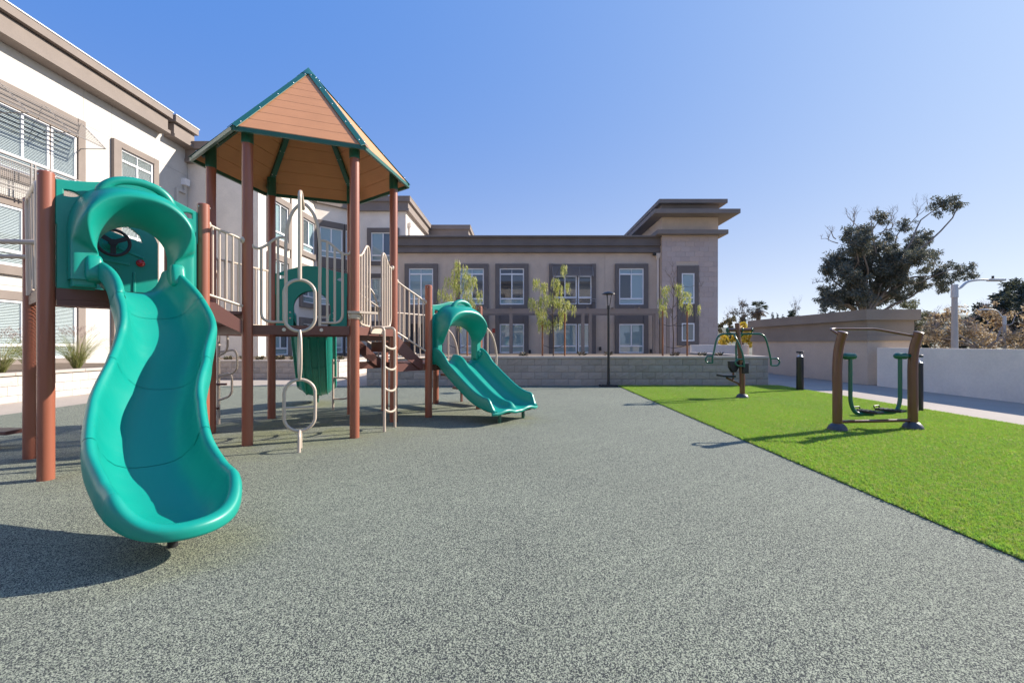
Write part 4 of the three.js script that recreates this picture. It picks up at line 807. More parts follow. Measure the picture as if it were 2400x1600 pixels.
{ // right: low double slide
  const g = group('double_slide', PS); g.userData.label = 'low double green slide at the right end';
  const zs = 0.66, xc = (D1[0] + D2[0]) / 2;
  const path = [[xc, Y_RIGHT - 0.005, zs], [xc, Y_RIGHT - 0.02, zs + 0.14], [xc, 0.72, zs + 0.36], [xc, 0.50, zs + 0.66], [xc, 0.31, zs + 0.95], [xc, 0.215, zs + 1.18], [xc, 0.185, zs + 1.36], [xc, 0.165, zs + 1.47]];
  const half = [[0, 0.115], [0.018, 0.112], [0.042, 0.095], [0.075, 0.045], [0.12, 0.012], [0.20, 0.0], [0.32, 0.0], [0.41, 0.012], [0.46, 0.05], [0.49, 0.11], [0.505, 0.165], [0.512, 0.195], [0.525, 0.215], [0.545, 0.222], [0.563, 0.212], [0.573, 0.185], [0.575, 0.12], [0.572, 0.06], [0.565, 0.03], [0.555, 0.03], [0.52, 0.02], [0.46, -0.02], [0.36, -0.045], [0.2, -0.05], [0.08, -0.03], [0, -0.03]];
  const prof = [...half, ...half.slice(1, 25).reverse().map(([q, h]) => [-q, h])];
  const n = 72, fr = frames(path, n);
  mesh('slide_bed', sweepPart(fr, 0, n, prof, (i, q, h) => { const t = i / n, e = sstep(0.90, 1.0, t), lat = Math.abs(q) / 0.575; return [q * (1 - 0.05 * e * e * lat), h > 0 ? h * lerp(1, 0.22, e) * (1 + 0.35 * sstep(0.25, 0, t)) : h * lerp(1, 0.5, e), 0]; }), M.green, g);
  // rolled lip across the exit
  const f = fr[n], lip = []; for (let k = -24; k <= 24; k++) { const q = k / 24 * 0.56, b = 0.022 * Math.cos(q / 0.56 * Math.PI * 2 + Math.PI) ; lip.push(f.p.clone().addScaledVector(f.lat, q).addScaledVector(f.up, 0.004 + Math.max(0, 0.012 + b)).addScaledVector(f.t, 0.018 - 0.05 * Math.pow(Math.abs(q) / 0.56, 6))); }
  mesh('exit_lip', pipe(lip, 0.030, 12), M.green, g);
  slideLeg(g, xc - 0.3, zs + 1.36, 0.16, M.greenMetal); slideLeg(g, xc + 0.3, zs + 1.36, 0.16, M.greenMetal);
  hood(group('slide_hood', PS, [xc, Y_RIGHT, 0.71]), M.green, true);
}
{ // activity panel with steering wheel behind the left deck
  const g = group('activity_panel', PS, [-2.2, Y_LEFT, -0.52]); g.userData.label = 'dark green activity panel with steering wheel';
  const s = new THREE.Shape(); s.moveTo(-0.52, 0); s.lineTo(0.50, 0); s.lineTo(0.50, 0.74); s.bezierCurveTo(0.42, 0.98, 0.2, 1.06, -0.02, 1.06); s.bezierCurveTo(-0.3, 1.06, -0.46, 0.98, -0.52, 0.80); s.closePath();
  const hole = (pts) => { const h = new THREE.Path(); pts.forEach(([x, y], i) => i ? h.lineTo(x, y) : h.moveTo(x, y)); h.closePath(); s.holes.push(h); };
  hole([[-0.30, 0.84], [-0.02, 0.82], [-0.01, 0.95], [-0.12, 0.98], [-0.24, 0.95]]); hole([[0.05, 0.81], [0.36, 0.72], [0.33, 0.82], [0.22, 0.91], [0.07, 0.94]]);
  const e = new THREE.ExtrudeGeometry(s, { depth: 0.03, bevelEnabled: true, bevelSize: 0.008, bevelThickness: 0.008, bevelSegments: 2, curveSegments: 12 }); e.translate(0, 0, -0.015); mesh('panel', uvBox(e), M.green, g);
  for (let k = 0; k < 4; k++) mesh('ridge', at(bevelBox(0.18 - 0.02 * Math.abs(k - 1.5), 0.018, 0.016, 0.005), 0.05, 0.22 + k * 0.055, 0.028), M.green, g);
  mesh('ridge', at(bevelBox(0.42, 0.03, 0.02, 0.008), 0.02, 0.46, 0.028, 0, 0, -0.1), M.green, g); mesh('ridge', at(bevelBox(0.03, 0.30, 0.02, 0.008), 0.27, 0.2, 0.028), M.green, g); mesh('ridge', at(bevelBox(0.26, 0.03, 0.02, 0.008), 0.24, 0.58, 0.028, 0, 0, -0.35), M.green, g);
  mesh('mount', lathe([[0, 0], [0.07, 0], [0.07, 0.05], [0.03, 0.06], [0.03, 0.14], [0, 0.14]], 20).rotateX(Math.PI / 2).translate(0.05, 0.66, 0.0), M.green, g);
  const w = group('steering_wheel', g, [0.05, 0.66, 0.17]); w.name = 'steering_wheel';
  const ring = new THREE.TorusGeometry(0.15, 0.018, 12, 36); const spokes = [ring]; for (const a of [0.5, 2.6, 4.7]) { const b = new THREE.BoxGeometry(0.15, 0.05, 0.014); b.translate(0.075, 0, 0); b.rotateZ(a); spokes.push(b); } const hub = new THREE.CylinderGeometry(0.04, 0.045, 0.03, 18); hub.rotateX(Math.PI / 2); spokes.push(hub);
  g.remove(w); mesh('steering_wheel', merge(spokes).translate(0.05, 0.66, 0.17), M.black, g);
  mesh('red_knob', lathe([[0, 0.0], [0.045, 0], [0.046, 0.02], [0.032, 0.045], [0, 0.05]], 20).rotateX(Math.PI / 2).translate(0.33, 0.47, 0.02), M.red, g);
}
{ // left end: pipe frame between the outer posts and hand rails running out of the picture
  const g = face('barrier', L3, L1);
  mesh('frame', pipe(fillet([[-0.40, Y_LEFT - 0.02, 0.02], [-0.42, Y_LEFT + 1.0, 0.03], [0.42, Y_LEFT + 1.0, 0.03], [0.40, Y_LEFT - 0.02, 0.02]], 0.12, 8), 0.03, 12), M.tan, g);
  for (const x of [-0.2, 0, 0.2]) mesh('picket', bar([x, Y_LEFT + 0.02, 0.02], [x, Y_LEFT + 0.98, 0.03], T), M.tan, g);
  const r = group('hand_rail', PS, [L1[0], 0, L1[1]], -Math.atan2(0.7826, 0.6225)); r.userData.label = 'tan hand rails running out to the left';
  mesh('rail', pipe(fillet([[-0.03, 2.24, -0.35], [-1.5, 2.27, -0.30], [-1.9, 2.0, -0.28], [-1.9, -0.02, -0.28]], 0.2, 8), 0.026, 12), M.tan, r);
  mesh('rail', pipe(fillet([[-0.14, 2.15, -0.62], [-1.6, 2.17, -0.62], [-2.0, 1.9, -0.62], [-2.0, -0.02, -0.62]], 0.2, 8), 0.022, 12), M.tan, r);
  mesh('foot_step', merge([at(bevelBox(0.45, 0.045, 0.26, 0.012), -1.86, 0.20, -1.25), cyl(0.035, 0.035, -0.02, 0.19, -1.9, -1.25)]), M.brownFlat, r);
}

// ---------------------------------------------------------------- exercise machines
{ // air walker
  const g = group('air_walker', null, [5.13, 0, -6.52]); tag(g, 'brown outdoor air walker with two green swinging foot arms', 'exercise machine');
  const px = [-0.60, 0.585], pz = [0.06, -0.07];
  for (let k = 0; k < 2; k++) {
    const x = px[k], z = pz[k];
    mesh('post', pipe(spline([[x, 0.0, z], [x, 0.5, z], [x, 0.95, z], [x + 0.01, 1.18, z + 0.015], [x + 0.035, 1.40, z + 0.06]], 30), 0.061, 24), M.machineBrown, g);
    const cp = lathe([[0, 0], [0.0625, 0.0], [0.058, 0.010], [0.03, 0.018], [0, 0.02]], 24); cp.rotateX(0.26); cp.rotateZ(-0.12); cp.translate(x + 0.035, 1.40, z + 0.06); mesh('post_cap', cp, M.machineBrown, g);
    mesh('base_cover', lathe([[0.0, 0.0], [0.130, 0.0], [0.127, 0.03], [0.108, 0.07], [0.080, 0.10], [0.06, 0.112], [0, 0.112]], 30).translate(x, 0.004, z), M.greyCap, g);
    const s = k ? -1 : 1, hub = lathe([[0, 0], [0.033, 0.0], [0.033, 0.05], [0.046, 0.055], [0.047, 0.16], [0.04, 0.20], [0.02, 0.222], [0, 0.225]], 22); hub.rotateZ(-s * Math.PI / 2); hub.translate(x + s * 0.05, 1.065, z); mesh('pivot', hub, M.machineGreen, g);
    const ax = x + s * 0.185;
    mesh('swing_arm', pipe(fillet([[ax, 1.06, z], [ax, 0.40, z + 0.0], [ax + s * 0.06, 0.25, z + 0.01], [ax + s * 0.30, 0.245, z + 0.02]], 0.16, 10), 0.0265, 16), M.machineGreen, g);
    const pd = group('pedal', g, [ax + s * (k ? 0.17 : 0.23), 0.285, z + 0.03], k ? 0.5 : 0.35);
    mesh('plate', at(bevelBox(0.15, 0.03, 0.33, 0.012), 0, 0, 0), M.black, pd); mesh('toe_guard', pipe(fillet([[-0.075, 0.01, -0.16], [-0.075, 0.045, -0.17], [0.075, 0.045, -0.17], [0.075, 0.01, -0.16]], 0.02), 0.009, 8), M.black, pd);
    for (let q = -2; q <= 2; q++) mesh('grip_rib', at(bevelBox(0.12, 0.008, 0.016, 0.002), 0, 0.018, q * 0.055), M.blackSatin, pd);
  }
  mesh('hand_bar', pipe(fillet([[px[0] + 0.03, 1.34, pz[0] + 0.05], [px[0] - 0.03, 1.45, pz[0] - 0.10], [px[0] + 0.08, 1.458, pz[0] - 0.22], [px[0] + 0.72, 1.458, pz[0] - 0.24], [px[1] + 0.03, 1.34, pz[1] + 0.06]], 0.07, 8), 0.0185, 14), M.machineBrown, g);
  mesh('foot_bar', pipe([V(px[0], 0.135, pz[0]), V(px[1], 0.135, pz[1])], 0.024, 14), M.machineBrown, g);
}
{ // pull-down machine; drawn from its measured side view: q gives metres from the post's foot
  const g = group('pull_down_machine', null, [5.07, 0, -10.3]); tag(g, 'brown outdoor pull-down exercise machine with green arms and black seat', 'exercise machine');
  const q = (px, py, z = 0) => V((px - 665) * 0.0014715, 2.0577 - 0.0014715 * py, z);
  mesh('post', pipe([V(0, 0, 0), q(665, 1200), q(664, 1080), q(660, 1000), q(640, 780), q(612, 500), q(585, 240)], (t) => t < 0.55 ? 0.058 : 0.052, 22), M.machineBrown, g);
  mesh('base_cover', lathe([[0.0, 0.0], [0.135, 0.0], [0.132, 0.03], [0.112, 0.07], [0.080, 0.095], [0.058, 0.105], [0, 0.105]], 30).translate(0, 0.004, 0), M.greyCap, g);
  mesh('cross_tube', pipe([q(440, 346), q(825, 342)], 0.040, 20), M.machineBrown, g);
  for (const x of [435, 660, 812]) { mesh('bracket', merge([at(plain(new THREE.TorusGeometry(0.042, 0.014, 10, 24)).rotateY(Math.PI / 2), ...q(x, 345).toArray()), pipe([q(x, 372), q(x, 410)], 0.014, 10)]), M.machineGreen, g); }
  const hand = (pts) => pipe(pts, 0.0165, 12);
  mesh('pull_arm', pipe(spline([q(207, 852), q(207, 760), q(226, 690), q(262, 520), q(300, 440), q(350, 415), q(430, 408), q(660, 408), q(880, 405), q(950, 410), q(1000, 440), q(1035, 510), q(1075, 660), q(1100, 780), q(1108, 892)], 80), 0.0205, 14), M.machineGreen, g);
  mesh('handle', hand(fillet([q(207, 852), q(120, 850), q(93, 800), q(120, 752), q(207, 752)].map((v) => v.toArray()), 0.08, 8)), M.machineGreen, g);
  mesh('handle', hand(fillet([q(1108, 892), q(1215, 893), q(1245, 838), q(1215, 785), q(1108, 785)].map((v) => v.toArray()), 0.08, 8)), M.machineGreen, g);
  mesh('pull_arm', pipe(spline([q(590, 905, 0.30), q(586, 800, 0.30), q(570, 700, 0.29), q(530, 560, 0.25), q(503, 470, 0.20), q(508, 420, 0.10), q(560, 408, 0)], 40), 0.0205, 14), M.machineGreen, g);
  mesh('handle', hand(fillet([q(590, 892, 0.30), q(480, 885, 0.32), q(445, 840, 0.33), q(478, 790, 0.32), q(588, 790, 0.30)].map((v) => v.toArray()), 0.08, 8)), M.machineGreen, g);
  mesh('pull_arm', pipe(spline([q(680, 850, -0.32), q(676, 760, -0.32), q(668, 600, -0.30), q(672, 520, -0.27), q(695, 460, -0.2), q(690, 412, -0.02)], 40), 0.0205, 14), M.machineGreen, g);
  mesh('handle', hand(fillet([q(680, 822, -0.32), q(715, 815, -0.33), q(732, 775, -0.34), q(712, 735, -0.33), q(678, 732, -0.32)].map((v) => v.toArray()), 0.05, 8)), M.machineGreen, g);
  mesh('seat_bar', pipe(fillet([q(640, 1215).toArray(), q(605, 1165).toArray(), q(420, 1082).toArray()], 0.05), 0.024, 14), M.machineBrown, g);
  mesh('seat', at(bevelBox(0.30, 0.045, 0.34, 0.015), ...q(415, 1050).toArray(), 0, 0, -0.05), M.black, g);
  mesh('back_strut', pipe([q(525, 1110), q(530, 860)], 0.022, 14), M.machineBrown, g);
  { const s = new THREE.Shape(); s.moveTo(-0.16, 0.10); s.lineTo(0.16, 0.10); s.lineTo(0.15, -0.02); s.lineTo(0.05, -0.13); s.lineTo(-0.05, -0.13); s.lineTo(-0.15, -0.02); s.closePath(); const e = new THREE.ExtrudeGeometry(s, { depth: 0.04, bevelEnabled: true, bevelSize: 0.012, bevelThickness: 0.012, bevelSegments: 3 }); e.rotateY(0.5); e.translate(...q(512, 900, 0.02).toArray()); mesh('backrest', plain(e), M.black, g); }
  mesh('back_pad', at(bevelBox(0.15, 0.24, 0.07, 0.02), ...q(692, 930, 0.06).toArray(), 0.25), M.blackSatin, g);
}

// ---------------------------------------------------------------- lights
{ // bollard lights along the path
  const g = group('bollard_light', null, [7.40, 0, -11.95]); tag(g, 'black bollard light at the lawn corner near the service building', 'bollard light', 'bollard lights along the path');
  mesh('body', lathe([[0, -0.02], [0.088, -0.02], [0.088, 0.885], [0.082, 0.892], [0, 0.892]], 28), M.blackSatin, g);
  mesh('reflector', lathe([[0.082, 0.893], [0.060, 0.905], [0.030, 0.95], [0.012, 0.995], [0, 0.996]], 24), std(0.75, 0.76, 0.78, 0.25, { metalness: 0.6 }), g);
  mesh('lens', plain(new THREE.CylinderGeometry(0.084, 0.084, 0.098, 28, 1, true)).translate(0, 0.942, 0), phys(0.96, 0.97, 1, 0.05, { transmission: 1, thickness: 0, side: THREE.DoubleSide }), g);
  mesh('cap', lathe([[0, 0.992], [0.087, 0.992], [0.088, 0.998], [0.088, 1.03], [0.08, 1.038], [0, 1.038]], 28), M.blackSatin, g);
  const c = g.clone(); c.name = numbered('bollard_light'); c.position.set(7.33, 0, -8.36); scene.add(c); c.userData = { ...c.userData, label: 'black bollard light half hidden behind the air walker post' };
}
{ // lamp post before the planter
  const g = group('lamp_post', null, [2.60, 0, -13.12]); tag(g, 'slim black lamp post with umbrella head before the planter', 'lamp post');
  mesh('base', merge([at(bevelBox(0.5, 0.05, 0.28, 0.01), 0, 0.02, 0), cyl(0.06, 0.045, 0.045, 0.14)]), M.black, g);
  mesh('pole', cyl(0.038, 0.034, 0.04, 2.30), M.blackSatin, g); mesh('neck', cyl(0.05, 0.045, 2.22, 2.33), M.blackSatin, g);
  for (const a of [0.3, 2.4, 4.5]) mesh('head_arm', pipe([V(Math.cos(a) * 0.03, 2.30, Math.sin(a) * 0.03), V(Math.cos(a) * 0.085, 2.66, Math.sin(a) * 0.085)], 0.011, 8), M.blackSatin, g);
  mesh('shade', lathe([[0.0, 2.70], [0.10, 2.685], [0.185, 2.655], [0.19, 2.665], [0.13, 2.71], [0.05, 2.735], [0, 2.74]], 28), M.blackSatin, g);
}
const poleMat = std(0.50, 0.46, 0.42, 0.7, { map: grain });
function streetLight(name, label, x, z, h, dir, reach, rise, r) {
  const g = group(name, null, [x, -0.04, z]); tag(g, label, 'street light', 'street lights beyond the wall');
  mesh('pole', cyl(r * 1.25, r, 0, h, 0, 0, 18), poleMat, g); mesh('cap', cyl(r * 1.3, r * 1.2, h - 0.12, h + 0.5, 0, 0, 18), M.galv, g);
  mesh('arm', pipe(spline([[0, h + 0.4, 0], [dir * reach * 0.12, h + rise * 0.45, 0], [dir * reach * 0.35, h + rise * 0.86, 0], [dir * reach * 0.62, h + rise, 0], [dir * reach, h + rise, 0]], 30), (t) => lerp(r * 0.55, r * 0.36, t), 10), M.galv, g);
  mesh('lamp_head', at(bevelBox(1.15 * reach / 3, 0.11, 0.32, 0.03), dir * (reach + 0.45 * reach / 3), h + rise, 0), M.galv, g);
  mesh('photocell', cyl(0.05, 0.05, h + rise + 0.05, h + rise + 0.2, dir * (reach + 0.1), 0, 12), M.black, g);
}
streetLight('street_light', 'tall street light with curved arm rising behind the boundary wall', 21.1, -22, 3.62, 1, 1.75, 0.72, 0.115);
streetLight('street_light', 'smaller grey street light before the brown-leaved tree', 34.2, -32, 2.7, -1, 1.3, 0.95, 0.085);

// ---------------------------------------------------------------- plants
const leafMat = (t = 0.35) => phys(1, 1, 1, 0.75, { vertexColors: true, side: THREE.DoubleSide, transmission: t, thickness: 0 });
class Leaves {                                                // many small bent leaves in one geometry
  constructor(seed) { this.R = rng(seed); this.pos = []; this.col = []; }
  leaf(p, dir, len, wid, c) {
    const R = this.R, side = V(R() - 0.5, R() - 0.5, R() - 0.5).cross(dir).normalize().multiplyScalar(wid / 2), mid = p.clone().addScaledVector(dir, len * 0.5), tip = p.clone().addScaledVector(dir, len).add(V(0, -len * 0.12, 0));
    const a = mid.clone().add(side), b = mid.clone().sub(side), k = 0.75 + 0.5 * R();
    for (const v of [p, a, b, a, tip, b]) { this.pos.push(v.x, v.y, v.z); this.col.push(c[0] * k, c[1] * k, c[2] * k); }
  }
  ball(c, r, n, len, wid, cols, squash = 1, down = 0) {       // clump of leaves; cols is a list of colours
    const R = this.R;
    for (let i = 0; i < n; i++) {
      const d = V(R() * 2 - 1, R() * 2 - 1, R() * 2 - 1); if (d.length() > 1 || d.length() < 0.01) { i--; continue; }
      const p = V(c.x + d.x * r, c.y + d.y * r * squash, c.z + d.z * r), dir = V(R() - 0.5, R() - 0.5 - down, R() - 0.5).normalize();
      this.leaf(p, dir, len * (0.7 + 0.6 * R()), wid * (0.7 + 0.6 * R()), cols[Math.floor(R() * cols.length)]);
    }
  }
  clumped(c, r, n, sub, len, wid, cols, down = 0) {           // a bough: several clumps with gaps between
    const R = this.R; for (let k = 0; k < sub; k++) { const d = V(R() * 2 - 1, R() * 2 - 1, R() * 2 - 1).normalize().multiplyScalar(r * (0.10 + 1.0 * R())); this.ball(c.clone().add(d), r * (0.17 + 0.20 * R()), Math.round(n / sub), len, wid, cols, 0.75, down); }
  }
  geo() { const g = new THREE.BufferGeometry(); g.setAttribute('position', new THREE.Float32BufferAttribute(this.pos, 3)); g.setAttribute('color', new THREE.Float32BufferAttribute(this.col, 3)); g.computeVertexNormals(); return g; }
}
function limb(a, b, r0, r1, R, wob = 0.08, n = 5) {
  const pts = [], L = a.distanceTo(b); for (let i = 0; i <= n; i++) { const t = i / n, p = a.clone().lerp(b, t); if (i && i < n) p.add(V((R() - 0.5) * L * wob, (R() - 0.5) * L * wob + L * wob * 0.6 * Math.sin(t * 3.14), (R() - 0.5) * L * wob)); pts.push(p); }
  return pipe(spline(pts, n * 2), (t) => lerp(r0, r1, t), 7);
}
function twigs(list, from, R, n, len, up = 0.6, r = 0.012) {   // bare twigs fanning out of a point
  for (let i = 0; i < n; i++) { const d = V(R() - 0.5, up * (0.5 + R()) , R() - 0.5).normalize().multiplyScalar(len * (0.5 + 0.7 * R())); const e = from.clone().add(d); list.push(limb(from, e, r, r * 0.3, R, 0.16, 4)); for (let k = 0; k < 2; k++) { const m = from.clone().lerp(e, 0.4 + 0.4 * R()), q = m.clone().add(V(R() - 0.5, up * R(), R() - 0.5).normalize().multiplyScalar(len * 0.4)); list.push(limb(m, q, r * 0.5, r * 0.2, R, 0.16, 3)); } }
}
// three young weeping trees tied to stakes in the long planter
function youngTree(label, trunkX, topY, clumps, stakes, seed, bare) {
  const D = 15.6, base = V(trunkX, 0.78, -D), R = rng(seed), g = group('young_tree', null, [trunkX, 0.78, -D]); tag(g, label, 'tree', 'young staked trees in the long planter');
  const L = new Leaves(seed + 1), wood = [], O = (x, y, z) => V(x - trunkX, y - 0.78, z);
  const trunk = [V(0, 0, 0), V(0.01, 0.7, 0.01), V(-0.02, 1.4, 0), V(0.02, (topY - 0.78) * 0.75, 0.01), V(0.03, topY - 0.78, 0)];
  const tc = new THREE.CatmullRomCurve3(trunk);
  mesh('trunk', pipe(tc.getPoints(24), (t) => lerp(0.028, 0.006, t), 9), M.bark, g);
  const cols = [[0.47, 0.50, 0.09], [0.58, 0.58, 0.15], [0.33, 0.40, 0.07], [0.68, 0.64, 0.28]];
  for (const [x, y, w, n] of clumps) {
    const c = O(x, y, (R() - 0.5) * 0.9 * Math.min(1, w * 2.2)); const s = tc.getPoint(clamp((c.y - 0.25 - Math.abs(c.x) * 0.5) / (topY - 0.78), 0.35, 0.96));
    wood.push(limb(s, c, 0.009, 0.003, R, 0.14));
    for (let k = 0; k < n * 2.2; k++) {                       // hanging shoots
      const p = c.clone().add(V((R() - 0.5) * 2 * w, (R() - 0.3) * w, (R() - 0.5) * 2 * w)), len = 0.16 + 0.30 * R(), sway = V((R() - 0.5) * 0.25, -1, (R() - 0.5) * 0.25);
      for (let q = 0; q < 7; q++) { const m = p.clone().addScaledVector(sway, len * q / 7), d = V((R() - 0.5) * 1.1, -0.8 - 0.5 * R(), (R() - 0.5) * 1.1).normalize(); L.leaf(m, d, 0.08 + 0.055 * R(), 0.020, cols[Math.floor(R() * 4)]); }
    }
  }
  for (const [x, y] of bare) { const e = O(x, y, (R() - 0.5) * 0.4), s = tc.getPoint(0.8); wood.push(limb(s, e, 0.008, 0.003, R, 0.12)); twigs(wood, e, R, 5, 0.22, 0.5, 0.003); }
  mesh('branches', merge(wood), M.bark, g);
  const cr = mesh('crown', L.geo(), leafMat(0.5), g);
  for (const [x, top] of stakes) { mesh('stake', cyl(0.030, 0.026, -0.02, top - 0.78, x - trunkX, 0.12, 12), M.stake, g); mesh('tie', pipe(spline([[x - trunkX, 0.42, 0.12], [(x - trunkX) * 0.5, 0.34, 0.07], [0, 0.30, 0.035]], 10), 0.009, 6), M.black, g); if (top > 2.1) mesh('tie', pipe(spline([[x - trunkX, 1.12, 0.12], [(x - trunkX) * 0.5, 1.06, 0.07], [0, 1.08, 0.035]], 10), 0.009, 6), M.black, g); }
}
const tx = (x) => (x - 1215) * 0.01462, ty = (y) => 1.25 + (804 - y) * 0.01462;
const T2 = (l) => l.map(([x, y, w = 0.16, n = 12]) => [tx(x), ty(y), w, n]);
youngTree('young staked tree rising behind the double slide hood', tx(1073), ty(606), T2([[1071, 612, 0.10, 7], [1068, 632, 0.13, 10], [1066, 650, 0.15, 12], [1070, 670, 0.17, 14], [1050, 652, 0.12, 7], [1036, 680, 0.14, 9], [1050, 690, 0.15, 10], [1088, 622, 0.10, 5], [1095, 645, 0.15, 11], [1110, 652, 0.12, 9], [1098, 668, 0.14, 9], [1094, 688, 0.16, 9], [1124, 684, 0.10, 6], [1104, 706, 0.14, 9], [1060, 705, 0.2, 10], [1078, 750, 0.08, 3]]), [[tx(1052), 1.9], [tx(1096), 1.9]], 301, []);
youngTree('young weeping tree on two stakes in the middle of the planter', tx(1297), ty(640), T2([[1322, 622, 0.09, 8], [1258, 655, 0.11, 10], [1275, 664, 0.14, 12], [1302, 655, 0.13, 10], [1308, 672, 0.15, 14], [1246, 700, 0.10, 9], [1255, 704, 0.08, 6], [1276, 700, 0.19, 18], [1270, 728, 0.17, 16], [1280, 752, 0.17, 16], [1268, 748, 0.12, 9], [1310, 705, 0.18, 16], [1320, 726, 0.15, 14], [1306, 748, 0.16, 12], [1330, 704, 0.10, 7], [1346, 716, 0.08, 5], [1331, 664, 0.09, 6], [1290, 690, 0.2, 12]]), [[tx(1271), 2.0], [tx(1323), 2.25]], 311, []);
youngTree('thin young tree on two stakes before the stone tower', tx(1578), ty(640), T2([[1562, 672, 0.14, 11], [1552, 700, 0.14, 9], [1556, 716, 0.12, 8], [1594, 668, 0.14, 11], [1606, 688, 0.14, 11], [1616, 712, 0.11, 8], [1598, 700, 0.09, 5], [1637, 714, 0.05, 3]]), [[tx(1551), 2.35], [tx(1608), 2.33]], 321, [[1558, 640], [1572, 628], [1586, 640], [1566, 650], [1640, 672]].map(([x, y]) => [tx(x), ty(y)]));

// ornamental grass and low plants in the planters
const ORD = ['first', 'second', 'third', 'fourth', 'fifth', 'sixth', 'seventh', 'eighth', 'ninth', 'tenth', 'eleventh'];
function grassClump(label, x, z, y, h, n, seed) {
  const g = group('ornamental_grass', null, [x, y, z]); tag(g, label, 'grass clump', 'ornamental grasses in the left planter');
  const R = rng(seed), L = new Leaves(seed), P = new Leaves(seed + 5), cols = [[0.22, 0.26, 0.05], [0.28, 0.30, 0.08], [0.36, 0.32, 0.13], [0.16, 0.21, 0.04]];
  for (let i = 0; i < n; i++) {
    const a = R() * 6.283, lean = 0.05 + 0.55 * R(), len = h * (0.55 + 0.55 * R()), b = V(Math.cos(a) * 0.07 * R(), 0, Math.sin(a) * 0.07 * R()), c = cols[Math.floor(R() * 4)]; let p = b.clone(), d = V(Math.cos(a) * lean, 1.1, Math.sin(a) * lean).normalize();
    for (let q = 0; q < 4; q++) { L.leaf(p, d, len / 4 * 1.15, 0.007 - q * 0.001, c); p = p.clone().addScaledVector(d, len / 4); d = d.clone().add(V(Math.cos(a) * 0.10, -0.10, Math.sin(a) * 0.10)).normalize(); }
    if (i % 9 === 0) { const tip = b.clone().add(V(Math.cos(a) * lean * h * 0.55, h * (0.85 + 0.25 * R()), Math.sin(a) * lean * h * 0.55)); L.leaf(b, tip.clone().sub(b).normalize(), tip.distanceTo(b), 0.005, [0.36, 0.30, 0.16]); const pd = V(Math.cos(a) * 0.7, 0.6, Math.sin(a) * 0.7).normalize(); for (let q = 0; q < 22; q++) P.leaf(tip.clone().addScaledVector(pd, 0.16 * q / 22), V(R() - 0.5, R() - 0.3, R() - 0.5).normalize(), 0.03, 0.006, [0.30, 0.20, 0.17]); }
  }
  mesh('blades', L.geo(), leafMat(0.4), g); mesh('plumes', P.geo(), leafMat(0.2), g);
}
grassClump('green ornamental grass clump with plumes beside the curved slide', -11.55, -11.9, 0.56, 0.98, 620, 401);
grassClump('dry ornamental grass clump in the left planter, behind the leftmost posts', -11.6, -10.85, 0.56, 0.9, 460, 402);
grassClump('ornamental grass clump at the left edge of the photo', -11.5, -10.1, 0.56, 0.9, 460, 403);
grassClump('ornamental grass clump hidden behind the curved slide', -11.7, -13.4, 0.56, 0.7, 260, 404);
{
  const R = rng(420), xs = []; for (let k = 0; k < 11; k++) xs.push(-10.5 + k * 0.40 + (R() - 0.5) * 0.15);
  xs.forEach((x, k) => {
    const g = group('low_plant', null, [x, 0.59, -16.35 - R() * 0.4]), L = new Leaves(430 + k), cols = [[0.16, 0.12, 0.075], [0.20, 0.16, 0.10], [0.09, 0.10, 0.04]];
    tag(g, ORD[k] + ' low dry plant from the left along the tan planter rim', 'plant', 'low dry plants along the tan planter rim');
    for (let i = 0; i < 90; i++) { const a = R() * 6.283, d = V(Math.cos(a) * (0.3 + R()), 0.4 + R(), Math.sin(a) * (0.3 + R())).normalize(), p = V(Math.cos(a) * 0.08 * R(), 0.02 + 0.12 * R(), Math.sin(a) * 0.08 * R()); L.leaf(p, d, 0.09 + 0.08 * R(), 0.035, cols[Math.floor(R() * 3)]); }
    mesh('leaves', L.geo(), leafMat(0.2), g);
  });
}
{
  const R = rng(440); const spots = [[-4.0, 'left end of'], [-2.9, ''], [0.2, ''], [2.3, ''], [3.3, ''], [5.4, ''], [6.3, ''], [6.9, '']];
  spots.forEach(([x], k) => {
    const g = group('ground_cover_plant', null, [x, 0.78, -15.2 - 1.5 * R()]), L = new Leaves(450 + k), cols = [[0.10, 0.075, 0.05], [0.055, 0.07, 0.03], [0.18, 0.13, 0.09]];
    tag(g, ORD[k] + ' small sparse plant from the left on the long planter soil', 'plant', 'small plants in the long planter');
    for (let i = 0; i < 70; i++) { const a = R() * 6.283, d = V(Math.cos(a), 0.3 + R(), Math.sin(a)).normalize(); L.leaf(V(Math.cos(a) * 0.1 * R(), 0.01 + 0.1 * R(), Math.sin(a) * 0.1 * R()), d, 0.10 + 0.06 * R(), 0.03, cols[Math.floor(R() * 3)]); }
    mesh('leaves', L.geo(), leafMat(0.2), g);
  });
}
